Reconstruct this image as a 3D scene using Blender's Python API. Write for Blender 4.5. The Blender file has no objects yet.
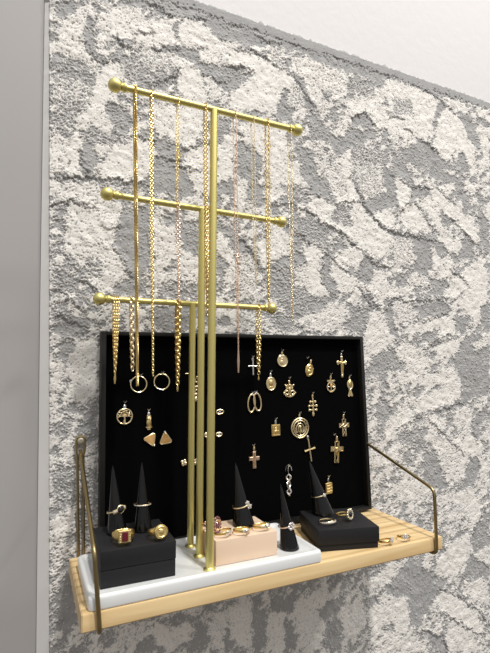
import bpy, bmesh, math, random
import numpy as np
from mathutils import Vector, Matrix

scene = bpy.context.scene
col = scene.collection
PI = math.pi
random.seed(7)

# ------------------------------------------------------------------ camera
YAW, PITCH, ROLL = math.radians(25.0615), math.radians(4.9392), math.radians(-0.2477)
fwd = Vector((math.sin(YAW)*math.cos(PITCH), math.cos(YAW)*math.cos(PITCH), math.sin(PITCH)))
rgt = Vector((math.cos(YAW), -math.sin(YAW), 0))
upv = rgt.cross(fwd)
r2 = rgt*math.cos(ROLL) + upv*math.sin(ROLL)
u2 = upv*math.cos(ROLL) - rgt*math.sin(ROLL)
cam_data = bpy.data.cameras.new('camera')
cam = bpy.data.objects.new('camera', cam_data)
col.objects.link(cam)
cam.matrix_world = Matrix(((r2.x, u2.x, -fwd.x, -0.0499), (r2.y, u2.y, -fwd.y, -0.5926), (r2.z, u2.z, -fwd.z, 0.2187), (0, 0, 0, 1)))
cam_data.sensor_fit = 'HORIZONTAL'
cam_data.sensor_width = 36
cam_data.lens = 462.53/490*36
cam_data.clip_start = 0.01
scene.camera = cam

# ------------------------------------------------------------------ world, lamp, exposure
world = bpy.data.worlds.new('room_light')
scene.world = world
world.use_nodes = True
wn, wl = world.node_tree.nodes, world.node_tree.links
wn.clear()
w_out = wn.new('ShaderNodeOutputWorld')
w_bg = wn.new('ShaderNodeBackground')
w_tc = wn.new('ShaderNodeTexCoord')
w_sep = wn.new('ShaderNodeSeparateXYZ')
w_map = wn.new('ShaderNodeMapRange')
w_ramp = wn.new('ShaderNodeValToRGB')
wl.new(w_tc.outputs['Generated'], w_sep.inputs[0])
wl.new(w_sep.outputs['Z'], w_map.inputs['Value'])
w_map.inputs['From Min'].default_value = -1
w_map.inputs['From Max'].default_value = 1
wl.new(w_map.outputs[0], w_ramp.inputs[0])
cr = w_ramp.color_ramp
cr.elements[0].position, cr.elements[0].color = 0.0, (0.16, 0.14, 0.12, 1)
cr.elements[1].position, cr.elements[1].color = 1.0, (1.0, 0.99, 0.97, 1)
e = cr.elements.new(0.42); e.color = (0.28, 0.26, 0.245, 1)
e = cr.elements.new(0.60); e.color = (0.55, 0.54, 0.53, 1)
wl.new(w_ramp.outputs[0], w_bg.inputs[0])
w_bg.inputs[1].default_value = 0.95
wl.new(w_bg.outputs[0], w_out.inputs[0])

lamp_data = bpy.data.lights.new('ceiling_downlight', 'AREA')
lamp_data.shape = 'DISK'
lamp_data.size = 0.32
lamp_data.energy = 124
lamp_data.color = (1.0, 0.975, 0.94)
lamp = bpy.data.objects.new('ceiling_downlight', lamp_data)
col.objects.link(lamp)
lamp.location = (0.47, -1.85, 3.65)
lamp.rotation_euler = (Vector((0.22, -0.05, 0.25)) - Vector(lamp.location)).to_track_quat('-Z', 'Y').to_euler()

lamp2_data = bpy.data.lights.new('ceiling_downlight', 'AREA')
lamp2_data.shape = 'DISK'
lamp2_data.size = 0.32
lamp2_data.energy = 40
lamp2_data.color = (1.0, 0.975, 0.94)
lamp2 = bpy.data.objects.new('ceiling_downlight', lamp2_data)
col.objects.link(lamp2)
lamp2.location = (2.4, -1.9, 3.0)
lamp2.rotation_euler = (Vector((0.22, -0.05, 0.25)) - Vector(lamp2.location)).to_track_quat('-Z', 'Y').to_euler()

scene.view_settings.view_transform = 'Standard'
scene.view_settings.look = 'None'
scene.view_settings.gamma = 1
scene.view_settings.use_curve_mapping = False
scene.view_settings.exposure = 0.0

# ------------------------------------------------------------------ materials
def mat(name, color, rough=0.5, metal=0.0, spec=0.5, noise=None, bump=None, coat=0.0, sheen=0.0):
    """principled material; noise=(scale, amount) varies the colour, bump=(scale, strength, distance)"""
    m = bpy.data.materials.new(name)
    m.use_nodes = True
    n, l = m.node_tree.nodes, m.node_tree.links
    b = n['Principled BSDF']
    b.inputs['Base Color'].default_value = (*color, 1)
    b.inputs['Roughness'].default_value = rough
    b.inputs['Metallic'].default_value = metal
    b.inputs['Specular IOR Level'].default_value = spec
    b.inputs['Coat Weight'].default_value = coat
    b.inputs['Sheen Weight'].default_value = sheen
    tc = n.new('ShaderNodeTexCoord')
    if noise:
        t = n.new('ShaderNodeTexNoise')
        t.inputs['Scale'].default_value = noise[0]
        t.inputs['Detail'].default_value = 5
        l.new(tc.outputs['Object'], t.inputs['Vector'])
        mx = n.new('ShaderNodeMix'); mx.data_type = 'RGBA'
        k = noise[1]
        mx.inputs[6].default_value = (*[c*(1-k) for c in color], 1)
        mx.inputs[7].default_value = (*[min(1, c*(1+k)) for c in color], 1)
        l.new(t.outputs['Fac'], mx.inputs[0])
        l.new(mx.outputs[2], b.inputs['Base Color'])
    if bump:
        t = n.new('ShaderNodeTexNoise')
        t.inputs['Scale'].default_value = bump[0]
        t.inputs['Detail'].default_value = 4
        l.new(tc.outputs['Object'], t.inputs['Vector'])
        bp = n.new('ShaderNodeBump')
        bp.inputs['Strength'].default_value = bump[1]
        bp.inputs['Distance'].default_value = bump[2]
        l.new(t.outputs['Fac'], bp.inputs['Height'])
        l.new(bp.outputs[0], b.inputs['Normal'])
    return m

M = {
 'white_paint': mat('white_wall_paint', (0.69, 0.667, 0.667), 0.65, bump=(70, 0.25, 0.002)),
 'grey_paint': mat('grey_wall_paint', (0.375, 0.36, 0.355), 0.6, noise=(6, 0.04)),
 'corner_paint': mat('corner_paint', (0.64, 0.625, 0.61), 0.55),
 'satin_brass': mat('satin_brass', (0.74, 0.65, 0.25), 0.46, 1.0, noise=(30, 0.06)),
 'aged_brass': mat('aged_brass', (0.33, 0.255, 0.125), 0.36, 1.0, noise=(60, 0.18)),
 'steel': mat('screw_steel', (0.72, 0.68, 0.55), 0.35, 1.0),
 'tray': mat('white_ceramic', (0.72, 0.73, 0.725), 0.28, noise=(14, 0.02), coat=0.2),
 'black_card': mat('black_card', (0.012, 0.0118, 0.0135), 0.6, spec=0.3, bump=(900, 0.15, 0.0004)),
 'black_frame': mat('black_leatherette', (0.0075, 0.0075, 0.007), 0.5, spec=0.35, bump=(700, 0.2, 0.0004)),
 'velvet': mat('black_velvet', (0.0012, 0.0012, 0.0014), 0.95, spec=0.05, bump=(500, 0.3, 0.0005)),
 'black_gloss': mat('black_cone_plastic', (0.003, 0.003, 0.0035), 0.17, spec=0.4),
 'beige': mat('beige_card', (0.74, 0.56, 0.415), 0.6, noise=(20, 0.03)),
 'gold': mat('yellow_gold', (0.80, 0.60, 0.25), 0.28, 1.0),
 'pale_gold': mat('pale_gold', (0.92, 0.76, 0.47), 0.26, 1.0),
 'rose_gold': mat('rose_gold', (0.83, 0.60, 0.45), 0.28, 1.0),
 'silver': mat('silver', (0.80, 0.78, 0.74), 0.25, 1.0),
 'amber': mat('amber_enamel', (0.62, 0.36, 0.13), 0.3, noise=(220, 0.35), coat=0.4),
 'garnet': mat('garnet', (0.10, 0.002, 0.008), 0.12, coat=0.3),
 'amethyst': mat('amethyst', (0.16, 0.05, 0.07), 0.1, coat=1.0),
 'onyx': mat('onyx', (0.008, 0.008, 0.010), 0.1),
 'diamond': mat('clear_stone', (0.66, 0.63, 0.60), 0.08, 0.35, coat=0.6),
}

def wood_mat(name='pine', end=False):
    m = bpy.data.materials.new(name)
    m.use_nodes = True
    n, l = m.node_tree.nodes, m.node_tree.links
    b = n['Principled BSDF']
    tc = n.new('ShaderNodeTexCoord')
    mp = n.new('ShaderNodeMapping')
    mp.inputs['Scale'].default_value = (4, 55, 55)
    l.new(tc.outputs['Object'], mp.inputs[0])
    t = n.new('ShaderNodeTexNoise')
    t.inputs['Scale'].default_value = 1.6
    t.inputs['Detail'].default_value = 6
    t.inputs['Distortion'].default_value = 0.6
    l.new(mp.outputs[0], t.inputs['Vector'])
    rp = n.new('ShaderNodeValToRGB')
    rp.color_ramp.elements[0].position = 0.3
    rp.color_ramp.elements[0].color = (0.60, 0.41, 0.19, 1)
    rp.color_ramp.elements[1].position = 0.75
    rp.color_ramp.elements[1].color = (0.77, 0.595, 0.335, 1)
    l.new(t.outputs['Fac'], rp.inputs[0])
    # dark grain lines running the length of the board
    wv = n.new('ShaderNodeTexWave'); wv.wave_type = 'BANDS'; wv.bands_direction = 'Y'
    mp2 = n.new('ShaderNodeMapping'); mp2.inputs['Scale'].default_value = (2.5, 17, 17)
    l.new(tc.outputs['Object'], mp2.inputs[0]); l.new(mp2.outputs[0], wv.inputs['Vector'])
    wv.inputs['Scale'].default_value = 1.1; wv.inputs['Distortion'].default_value = 0.9; wv.inputs['Detail'].default_value = 2
    r3 = n.new('ShaderNodeValToRGB')
    r3.color_ramp.elements[0].position = 0.0; r3.color_ramp.elements[0].color = (0.62, 0.56, 0.48, 1)
    r3.color_ramp.elements[1].position = 0.30; r3.color_ramp.elements[1].color = (1, 1, 1, 1)
    l.new(wv.outputs['Fac'], r3.inputs[0])
    mu = n.new('ShaderNodeMix'); mu.data_type = 'RGBA'; mu.blend_type = 'MULTIPLY'; mu.inputs[0].default_value = 0.62
    l.new(rp.outputs[0], mu.inputs[6]); l.new(r3.outputs[0], mu.inputs[7])
    l.new(mu.outputs[2], b.inputs['Base Color'])
    b.inputs['Roughness'].default_value = 0.5
    bp = n.new('ShaderNodeBump')
    bp.inputs['Strength'].default_value = 0.12
    bp.inputs['Distance'].default_value = 0.0006
    l.new(t.outputs['Fac'], bp.inputs['Height'])
    l.new(bp.outputs[0], b.inputs['Normal'])
    return m
M['pine'] = wood_mat()

def plaster_mat():
    m = bpy.data.materials.new('trowelled_plaster')
    m.use_nodes = True
    n, l = m.node_tree.nodes, m.node_tree.links
    b = n['Principled BSDF']
    at = n.new('ShaderNodeAttribute'); at.attribute_name = 'white_paste_and_shade'
    tc = n.new('ShaderNodeTexCoord')
    t = n.new('ShaderNodeTexNoise')
    t.inputs['Scale'].default_value = 35
    t.inputs['Detail'].default_value = 6
    l.new(tc.outputs['Object'], t.inputs['Vector'])
    gm = n.new('ShaderNodeMix'); gm.data_type = 'RGBA'
    gm.inputs[6].default_value = (0.305, 0.304, 0.304, 1)
    gm.inputs[7].default_value = (0.43, 0.426, 0.42, 1)
    l.new(t.outputs['Fac'], gm.inputs[0])
    wm = n.new('ShaderNodeMix'); wm.data_type = 'RGBA'
    wm.inputs[6].default_value = (0.74, 0.71, 0.67, 1)
    wm.inputs[7].default_value = (0.86, 0.83, 0.785, 1)
    l.new(t.outputs['Fac'], wm.inputs[0])
    mx = n.new('ShaderNodeMix'); mx.data_type = 'RGBA'
    l.new(at.outputs['Fac'], mx.inputs[0])
    l.new(gm.outputs[2], mx.inputs[6])
    l.new(wm.outputs[2], mx.inputs[7])
    l.new(mx.outputs[2], b.inputs['Base Color'])
    b.inputs['Roughness'].default_value = 0.8
    b.inputs['Specular IOR Level'].default_value = 0.25
    s = n.new('ShaderNodeTexNoise')
    s.inputs['Scale'].default_value = 420
    s.inputs['Detail'].default_value = 3
    l.new(tc.outputs['Object'], s.inputs['Vector'])
    bp = n.new('ShaderNodeBump')
    bp.inputs['Strength'].default_value = 0.3
    bp.inputs['Distance'].default_value = 0.001
    l.new(s.outputs['Fac'], bp.inputs['Height'])
    l.new(bp.outputs[0], b.inputs['Normal'])
    return m
M['plaster'] = plaster_mat()

# ------------------------------------------------------------------ mesh helpers
class MB:
    """collects shapes; build() links them as one mesh object. s scales every coordinate."""
    def __init__(self, s=1.0):
        self.v, self.f, self.s = [], [], s
    def add(self, vs, fs, mx=None):
        k = len(self.v)
        for p in vs:
            p = Vector(p)
            if mx is not None: p = mx @ p
            self.v.append(p*self.s)
        self.f += [tuple(i+k for i in q) for q in fs]
        return self
    def tube(self, pts, r, n=8, closed=False, mx=None, flat=1.0):
        pts = [Vector(p) for p in pts]; N = len(pts)
        rr = r if isinstance(r, (list, tuple)) else [r]*N
        tan = []
        for i in range(N):
            a = pts[(i-1) % N] if (closed or i > 0) else pts[i]
            b = pts[(i+1) % N] if (closed or i < N-1) else pts[i]
            d = b-a
            tan.append(d.normalized() if d.length > 1e-12 else Vector((0, 0, 1)))
        t0 = tan[0]
        u = t0.orthogonal().normalized()
        if abs(t0.y) < 0.9:
            u = (Vector((0, 1, 0)) - t0*t0.y).normalized()
        vs, fs = [], []
        for i in range(N):
            t = tan[i]
            u = (u - t*u.dot(t))
            u = u.normalized() if u.length > 1e-9 else t.orthogonal().normalized()
            w = t.cross(u)
            for j in range(n):
                a = 2*PI*j/n
                vs.append(pts[i] + (u*math.cos(a)*flat + w*math.sin(a))*rr[i])
        for i in range(N if closed else N-1):
            p, q = i*n, ((i+1) % N)*n
            for j in range(n):
                k = (j+1) % n
                fs.append((p+j, p+k, q+k, q+j))
        if not closed:
            fs.append(tuple(range(n-1, -1, -1)))
            fs.append(tuple((N-1)*n+j for j in range(n)))
        return self.add(vs, fs, mx)
    def ring(self, c, R, r, nrm=(0, 1, 0), n=20, m=6, sx=1.0, sz=1.0, a0=0, a1=2*PI, mx=None):
        """round wire ring in the plane normal to nrm (default: facing the viewer)"""
        nr = Vector(nrm).normalized()
        if abs(nr.y) > 0.99: e1, e2 = Vector((1, 0, 0)), Vector((0, 0, 1))
        else:
            e1 = Vector((0, 0, 1)).cross(nr)
            e1 = e1.normalized() if e1.length > 1e-6 else Vector((1, 0, 0))
            e2 = nr.cross(e1)
        full = abs(a1-a0-2*PI) < 1e-6
        k = n if full else n+1
        pts = [Vector(c)+e1*(R*sx*math.cos(a0+(a1-a0)*i/n))+e2*(R*sz*math.sin(a0+(a1-a0)*i/n)) for i in range(k)]
        return self.tube(pts, r, m, full, mx)
    def sphere(self, c, r, nu=12, nv=8, sc=(1, 1, 1), mx=None):
        vs = [(c[0], c[1], c[2]+r*sc[2])]; fs = []
        for i in range(1, nv):
            a = PI*i/nv
            for j in range(nu):
                b = 2*PI*j/nu
                vs.append((c[0]+r*sc[0]*math.sin(a)*math.cos(b), c[1]+r*sc[1]*math.sin(a)*math.sin(b), c[2]+r*sc[2]*math.cos(a)))
        vs.append((c[0], c[1], c[2]-r*sc[2])); L = len(vs)-1
        for j in range(nu):
            k = (j+1) % nu
            fs.append((0, 1+j, 1+k))
            for i in range(nv-2):
                p, q = 1+i*nu, 1+(i+1)*nu
                fs.append((p+j, q+j, q+k, p+k))
            p = 1+(nv-2)*nu
            fs.append((p+j, L, p+k))
        return self.add(vs, fs, mx)
    def lathe(self, prof, n=24, mx=None):
        """prof: (radius, height) pairs, turned about z"""
        vs, fs, rows = [], [], []
        for r, z in prof:
            if r < 1e-9:
                rows.append([len(vs)]); vs.append((0, 0, z))
            else:
                rows.append(list(range(len(vs), len(vs)+n)))
                vs += [(r*math.cos(2*PI*j/n), r*math.sin(2*PI*j/n), z) for j in range(n)]
        for a, b in zip(rows, rows[1:]):
            for j in range(n):
                k = (j+1) % n
                q = [a[j % len(a)], a[k % len(a)], b[k % len(b)], b[j % len(b)]]
                o = []
                for x in q:
                    if x not in o: o.append(x)
                if len(o) > 2: fs.append(tuple(o))
        return self.add(vs, fs, mx)
    def prism(self, out, y0, y1, bev=0.0, mx=None):
        """outline of (x, z) points, extruded from y1 (back) to y0 (front), front edge chamfered"""
        A = sum(out[i][0]*out[(i+1) % len(out)][1]-out[(i+1) % len(out)][0]*out[i][1] for i in range(len(out)))
        if A < 0: out = out[::-1]
        n = len(out)
        ins = []
        for i in range(n):
            p, a, b = Vector(out[i]), Vector(out[i-1]), Vector(out[(i+1) % n])
            d1, d2 = (p-a).normalized(), (b-p).normalized()
            n1, n2 = Vector((-d1.y, d1.x)), Vector((-d2.y, d2.x))
            m = n1+n2
            m = m/max(0.35, m.dot(n1)) if m.length > 1e-6 else n1
            ins.append(p+m*bev)
        vs = [(x, y1, z) for x, z in out] + [(x, y0+bev, z) for x, z in out] + [(q.x, y0, q.y) for q in ins]
        fs = [tuple(range(n-1, -1, -1))]
        for k in (0, n):
            for i in range(n):
                j = (i+1) % n
                fs.append((k+i, k+j, k+n+j, k+n+i))
        fs.append(tuple(range(2*n, 3*n)))
        # the front faces -y: flip all
        fs = [tuple(reversed(q)) for q in fs]
        return self.add(vs, fs, mx)
    def box(self, lo, hi, bev=0.0, seg=2, mx=None):
        bm = bmesh.new()
        bmesh.ops.create_cube(bm, size=1)
        for v in bm.verts:
            v.co = Vector([(lo[i]+hi[i])/2 + v.co[i]*(hi[i]-lo[i]) for i in range(3)])
        if bev > 0:
            bmesh.ops.bevel(bm, geom=list(bm.edges), offset=bev, segments=seg, profile=0.5, affect='EDGES')
        bm.verts.index_update()
        vs = [v.co.copy() for v in bm.verts]
        fs = [tuple(v.index for v in f.verts) for f in bm.faces]
        bm.free()
        return self.add(vs, fs, mx)
    def gem(self, c, r, nrm=(0, -1, 0), n=8, sx=1.0, sz=1.0):
        """faceted stone: table towards nrm"""
        q = Vector(nrm).normalized().to_track_quat('Z', 'Y').to_matrix().to_4x4()
        mx = Matrix.Translation(Vector(c)) @ q @ Matrix.Diagonal((sx, sz, 1, 1))
        return self.lathe([(0, -r*.7), (r*.98, -.05*r), (r, .05*r), (r*.62, .42*r), (0, .42*r)], n, mx)
    def build(self, name, material, parent=None, angle=38, mx=None):
        me = bpy.data.meshes.new(name)
        me.from_pydata([tuple(p) for p in self.v], [], self.f)
        bm = bmesh.new(); bm.from_mesh(me)
        bmesh.ops.recalc_face_normals(bm, faces=bm.faces)
        bm.to_mesh(me); bm.free()
        me.shade_smooth()
        me.set_sharp_from_angle(angle=math.radians(angle))
        me.materials.append(material)
        o = bpy.data.objects.new(name, me)
        col.objects.link(o)
        if parent is not None: o.parent = parent
        if mx is not None: o.matrix_local = mx
        return o

def thing(name, label, cat, loc=(0, 0, 0), rot=None, group=None):
    o = bpy.data.objects.new(name, None)
    o.empty_display_size = 0.01
    col.objects.link(o)
    o.location = loc
    if rot is not None:
        o.rotation_euler = rot.to_euler() if isinstance(rot, Matrix) else rot
    return tag(o, label, cat, group)

def tag(o, label, cat, group=None):
    o['label'] = label
    o['category'] = cat
    if group: o['group'] = group
    return o

def struct(o):
    o['kind'] = 'structure'
    return o

def circ(n, R=1.0, sx=1.0, sz=1.0, a0=0.0):
    return [(R*sx*math.cos(a0+2*PI*i/n), R*sz*math.sin(a0+2*PI*i/n)) for i in range(n)]

def bend(pts, rad, n=6):
    """round the corners of a polyline"""
    pts = [Vector(p) for p in pts]
    out = [pts[0]]
    for a, b, c in zip(pts, pts[1:], pts[2:]):
        d1, d2 = (a-b), (c-b)
        k = min(rad, d1.length*.45, d2.length*.45)
        p, q = b+d1.normalized()*k, b+d2.normalized()*k
        for i in range(n+1):
            t = i/n
            out.append(p*(1-t)**2 + b*2*t*(1-t) + q*t*t)
    out.append(pts[-1])
    return out

# ------------------------------------------------------------------ the wall
def wall_edge(z): return -0.0206 - 0.0297*z       # left edge, slightly out of plumb
PATCHES = [
(0.1,-35,662,-22,658,-7,673,0,689,-32,679),
(0.75,-27,651,2,686,15,682,5,661,-2,640,4,625,16,617,24,614,12,602,-20,609,-30,615),
(0.8,18,680,49,699,79,700,79,674,55,652,42,653,29,644,21,630,16,634,18,649),
(0.1,6,670,16,674,12,658,6,645,16,640,14,628,27,618,22,613,8,623,0,635,-1,648),
(0.1,39,652,52,651,55,643,47,629,37,621,24,617,37,629,47,638),
(0.1,14,656,21,658,18,649,12,648),
(0.1,49,706,78,718,79,705,59,703),
(0.3,-30,601,-1,610,12,599,17,584,-15,581,-31,582),
(0.55,-31,579,10,582,13,558,-33,547),
(0.95,19,596,40,619,53,617,38,593,33,564,13,558),
(0.35,55,632,79,651,80,596,56,595,50,610),
(0.08,72,716,114,731,221,739,221,703,185,695,169,712,144,713,106,707,89,710,72,704),
(0.85,106,704,129,711,118,689,124,670,95,655,73,660,72,689,95,688),
(0.95,129,705,153,716,172,704,188,696,160,678,136,668,124,679),
(0.1,120,699,129,708,126,692,118,686),
(0.75,154,670,191,697,221,700,221,671,185,664,172,648,157,659),
(0.6,73,648,118,653,127,635,90,621,73,628),
(0.12,95,655,121,666,154,673,160,657,145,649,124,652,118,658,95,649),
(0.15,151,642,169,653,221,661,221,636,204,619,191,625,169,635),
(0.95,124,625,142,645,157,640,163,630,166,597,130,594),
(0.25,90,618,127,632,124,613,101,598,90,598),
(0.2,73,620,90,604,85,591,74,594),
(0.75,169,625,191,622,195,604,169,598),
(0.95,208,623,221,630,221,611,204,606),
(0.06,205,737,384,749,383,712,348,719,313,719,273,713,225,695,205,702),
(0.97,205,699,218,690,242,692,269,686,284,673,309,684,318,669,309,656,294,649,286,611,205,594,205,610,221,630,241,648,241,664,205,664),
(0.12,205,645,231,649,224,631,205,616),
(0.55,262,703,295,710,294,679,284,680),
(0.8,313,708,344,711,383,701,382,665,362,633,347,656,332,680,313,691),
(0.08,287,691,313,681,335,667,346,642,362,629,342,624,331,652,317,672),
(0.08,294,649,305,645,294,619,286,611),
(0.6,305,655,324,664,338,627,301,618),
(0.06,345,743,369,751,560,759,558,732,501,724,491,706,465,710,426,710,384,709,345,715),
(0.7,345,712,388,710,425,703,416,679,383,649,366,617,359,640,344,667),
(0.35,417,704,451,706,468,685,450,673,425,681),
(0.3,367,663,387,664,383,646,367,645),
(0.8,429,664,459,675,481,674,522,665,555,654,554,627,479,626,453,638,427,628,418,608,402,612),
(0.12,423,631,454,649,479,629,457,621,431,615),
(0.75,506,721,558,728,556,681,523,688,482,685),
(0.15,343,632,358,619,374,599,401,587,342,575),
(0.15,414,608,475,621,479,604,410,589),
(0.06,512,739,596,763,773,769,770,734,729,733,663,741,640,719,589,721,512,728),
(0.85,511,716,569,724,634,713,627,680,613,645,564,623,507,618,508,648),
(0.45,515,691,563,695,566,669,523,659),
(0.85,651,721,700,725,710,707,682,705),
(0.88,633,685,660,699,698,692,714,671,723,636,720,603,692,597,672,625,632,582,609,620),
(0.08,632,712,644,704,627,676,618,646,611,660),
(0.08,682,700,710,703,725,678,741,648,734,634,712,650,697,671),
(0.08,677,623,694,622,703,591,680,587),
(0.12,534,601,599,626,628,605,669,585,591,571,533,579),
(0.5,507,611,534,605,532,560,505,555),
(0.1,728,711,768,700,767,691,732,696),
(0.75,732,683,767,687,761,602,731,596,746,636),
(0.8,723,727,770,730,769,717,734,713),
(0.4,-30,548,10,558,-4,528,-27,496),
(0.85,10,558,33,564,26,542,39,529,34,517,16,527,-3,514,-15,509,1,531),
(0.2,30,563,48,565,67,544,57,522,44,530,31,544),
(0.92,20,460,39,499,65,518,81,519,82,466,40,461),
(0.35,-3,514,16,521,42,516,39,502,21,506,2,497),
(0.08,2,494,19,506,20,479,10,456,3,460,1,478),
(0.88,-5,503,2,502,0,478,3,457,-14,454,-7,482),
(0.85,19,506,39,502,24,485,21,474),
(0.25,-28,457,5,455,82,463,82,454,33,452,-25,445),
(0.75,-36,502,-15,504,-14,457,-26,462,-34,448),
(0.72,-25,442,25,453,28,435,9,427,-27,421),
(0.85,93,571,157,587,169,584,160,543,145,525,128,518,99,538,91,548),
(0.15,74,533,91,531,119,525,143,521,131,504,105,499,91,511,75,521),
(0.06,95,500,131,501,143,480,149,455,92,446,89,482),
(0.9,75,521,88,519,94,500,86,476,75,482),
(0.85,134,505,154,526,176,534,176,459,152,461,146,481),
(0.15,185,572,207,574,204,555,188,543),
(0.92,187,536,198,529,207,516,210,492,185,479),
(0.92,191,546,207,556,211,532,198,532),
(0.08,185,479,214,490,220,466,185,461),
(0.85,214,573,279,588,300,580,303,538,271,525,244,533,224,563),
(0.15,214,548,241,544,257,529,254,503,240,491,217,497),
(0.8,271,538,303,538,336,504,325,496,271,465,268,509),
(0.12,311,562,345,556,355,524,378,508,378,491,347,486,336,504,322,541),
(0.15,283,615,308,624,312,595,283,598),
(0.6,338,581,380,559,379,512,356,534),
(0.78,214,484,234,490,227,452,211,450),
(0.18,234,490,261,485,257,457,230,456),
(0.35,285,496,336,498,343,469,302,473),
(0.12,377,591,418,599,439,583,421,555,393,559),
(0.42,426,580,483,595,500,569,477,558,429,553),
(0.85,340,483,383,480,423,486,444,489,478,462,495,440,409,433,362,444,340,463),
(0.35,390,477,423,482,418,461,426,442,378,449),
(0.65,372,545,404,548,416,515,419,492,387,487,372,515),
(0.92,401,558,422,579,425,562,422,523,436,498,419,485,416,519,404,541),
(0.1,341,526,368,514,390,481,363,487,340,490),
(0.6,433,550,490,557,493,521,461,491,444,492,433,522),
(0.1,490,560,517,554,524,494,474,479,456,470,448,489,497,515),
(0.92,474,476,510,488,513,463,495,450,478,462),
(0.96,517,547,549,538,529,498,520,507),
(0.12,514,591,550,560,549,538,517,551),
(0.08,422,534,433,522,446,489,465,467,495,450,482,449,452,473,434,505),
(0.95,516,544,550,535,555,525,529,488,521,509),
(0.12,555,536,604,541,593,524,549,509,559,526),
(0.88,539,497,563,508,600,464,595,456,533,456,529,484),
(0.85,573,506,603,521,622,498,621,467,603,476),
(0.12,596,581,674,572,704,525,691,495,661,526,673,552,646,555,610,557),
(0.9,594,543,615,542,655,518,682,526,680,494,648,486,608,511),
(0.85,625,544,663,562,667,551,640,531),
(0.12,623,501,653,486,647,474,626,471),
(0.92,610,454,646,455,671,442,665,422,639,427,614,440),
(0.88,647,474,697,504,717,475,722,456,699,457,684,467),
(0.08,500,448,551,447,600,453,634,434,638,420,608,413,565,434,500,441),
(0.08,677,451,704,450,708,419,670,415),
(0.12,721,523,753,496,748,427,726,444),
(0.65,509,435,550,436,558,394,507,389),
(0.08,560,430,594,441,597,397,558,394),
(0.82,599,438,613,413,658,407,597,397),
(0.85,696,572,717,559,705,541),
(0.78,-13,422,46,428,56,419,46,399,45,367,65,347,63,334,48,322,33,308,21,331,-9,359,-14,391),
(0.15,-24,413,-13,414,-17,388,-26,387),
(0.04,51,410,67,426,83,428,84,312,68,334,60,352,44,369,47,388),
(0.1,50,325,68,334,84,330,84,312,43,309),
(0.28,-29,334,-6,334,11,325,0,311,-26,315),
(0.45,10,355,22,354,35,350,30,331,11,335),
(0.06,76,426,88,430,89,347,77,346),
(0.78,95,431,112,425,104,410,124,407,127,373,113,349,119,327,98,310,97,409),
(0.15,104,410,118,426,129,416,124,404),
(0.15,132,417,159,405,159,374,139,366,132,394),
(0.3,99,326,124,333,159,328,159,310,105,307),
(0.08,98,296,145,301,145,265,100,266),
(0.8,130,379,159,365,159,339,133,351),
(0.12,185,429,215,412,215,394,202,399,185,415),
(0.82,185,412,212,391,209,328,193,345,202,363,185,382),
(0.1,185,376,202,363,193,345,185,344),
(0.62,217,379,240,379,253,355,246,321,217,317),
(0.12,204,414,224,401,243,385,257,359,250,361,233,381,204,384),
(0.88,247,401,261,409,264,362,253,374),
(0.88,271,435,303,417,306,398,271,372),
(0.25,296,441,344,451,375,435,374,402,329,416),
(0.1,307,417,332,417,325,403,306,398),
(0.06,276,370,323,398,332,378,302,369),
(0.78,325,406,374,398,362,381,357,345,331,336,335,375),
(0.28,257,356,306,363,309,344,335,333,373,336,372,316,305,294,270,320),
(0.7,306,363,328,374,338,337,313,341),
(0.6,217,296,246,300,287,281,269,271,217,270),
(0.25,253,298,312,297,304,269,276,274),
(0.08,359,394,374,392,373,336,361,348),
(0.92,339,413,365,396,360,367,364,341,383,330,359,322,337,330),
(0.82,372,384,408,374,432,359,423,339,398,334,379,359),
(0.06,361,389,380,385,376,358,395,334,371,338,362,360),
(0.85,388,395,417,412,441,401,432,376,400,383),
(0.08,412,381,432,369,432,359,411,368),
(0.88,413,431,473,446,503,439,498,413,480,394,450,405,442,418),
(0.1,445,398,475,387,491,364,461,372,456,348,440,353,432,376),
(0.78,462,382,487,374,499,333,481,322,456,351),
(0.75,337,295,375,316,406,318,409,298,393,275,336,273),
(0.18,406,318,438,313,450,283,433,270,401,272,413,299),
(0.08,337,311,375,329,382,323,352,302,337,298),
(0.6,451,307,489,309,505,261,445,267),
(0.08,485,319,508,334,498,312,510,279,497,292,485,308),
(0.1,431,346,460,328,481,308,459,311),
(0.82,466,381,503,349,485,314,459,342),
(0.8,492,353,549,348,531,338,497,340),
(0.12,504,371,550,379,532,360,503,358),
(0.7,538,374,598,383,585,355,543,356),
(0.08,557,402,600,406,580,377,556,380),
(0.88,604,379,638,405,649,383,616,371),
(0.12,586,373,636,372,621,343,578,336,597,356),
(0.88,621,348,669,380,681,361,646,336,621,339),
(0.92,669,389,726,418,738,390,735,341,719,325,718,301,703,291,678,323,659,322,680,352),
(0.08,716,330,741,336,737,283,717,296),
(0.65,502,328,548,330,546,295,506,293),
(0.08,485,327,502,332,501,297,516,263,499,267,490,297),
(0.1,547,321,583,328,633,335,639,317,600,301,570,296),
(0.88,540,281,582,305,632,303,652,317,649,275,592,265,569,278),
(0.06,645,308,677,309,676,281,649,280),
(0.12,563,273,612,284,598,261,568,256),
(0.88,561,238,610,256,668,271,647,243,602,225,577,216,560,221),
(0.15,567,238,603,247,590,225),
(0.78,493,250,550,255,565,212,564,186,507,191,526,225),
(0.3,487,225,531,225,525,208,486,208),
(0.8,577,199,666,230,656,184,576,186),
(0.08,661,262,702,277,736,263,730,182,663,184,639,216),
(0.75,687,258,737,278,736,258,700,244),
(0.8,441,270,458,308,489,284,505,263,471,233,440,233),
(0.15,455,233,499,250,509,229,470,200,454,204),
(0.12,463,159,506,153,489,133,462,127),
(0.82,483,117,523,157,544,139,532,123,482,97),
(0.88,539,156,606,180,657,193,655,161,579,142,550,139),
(0.08,657,193,731,192,729,163,681,160,654,143,573,129,655,161),
(0.72,555,117,579,138,621,122,601,102),
(0.72,577,99,601,97,657,89,655,63,628,30,598,42),
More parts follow.
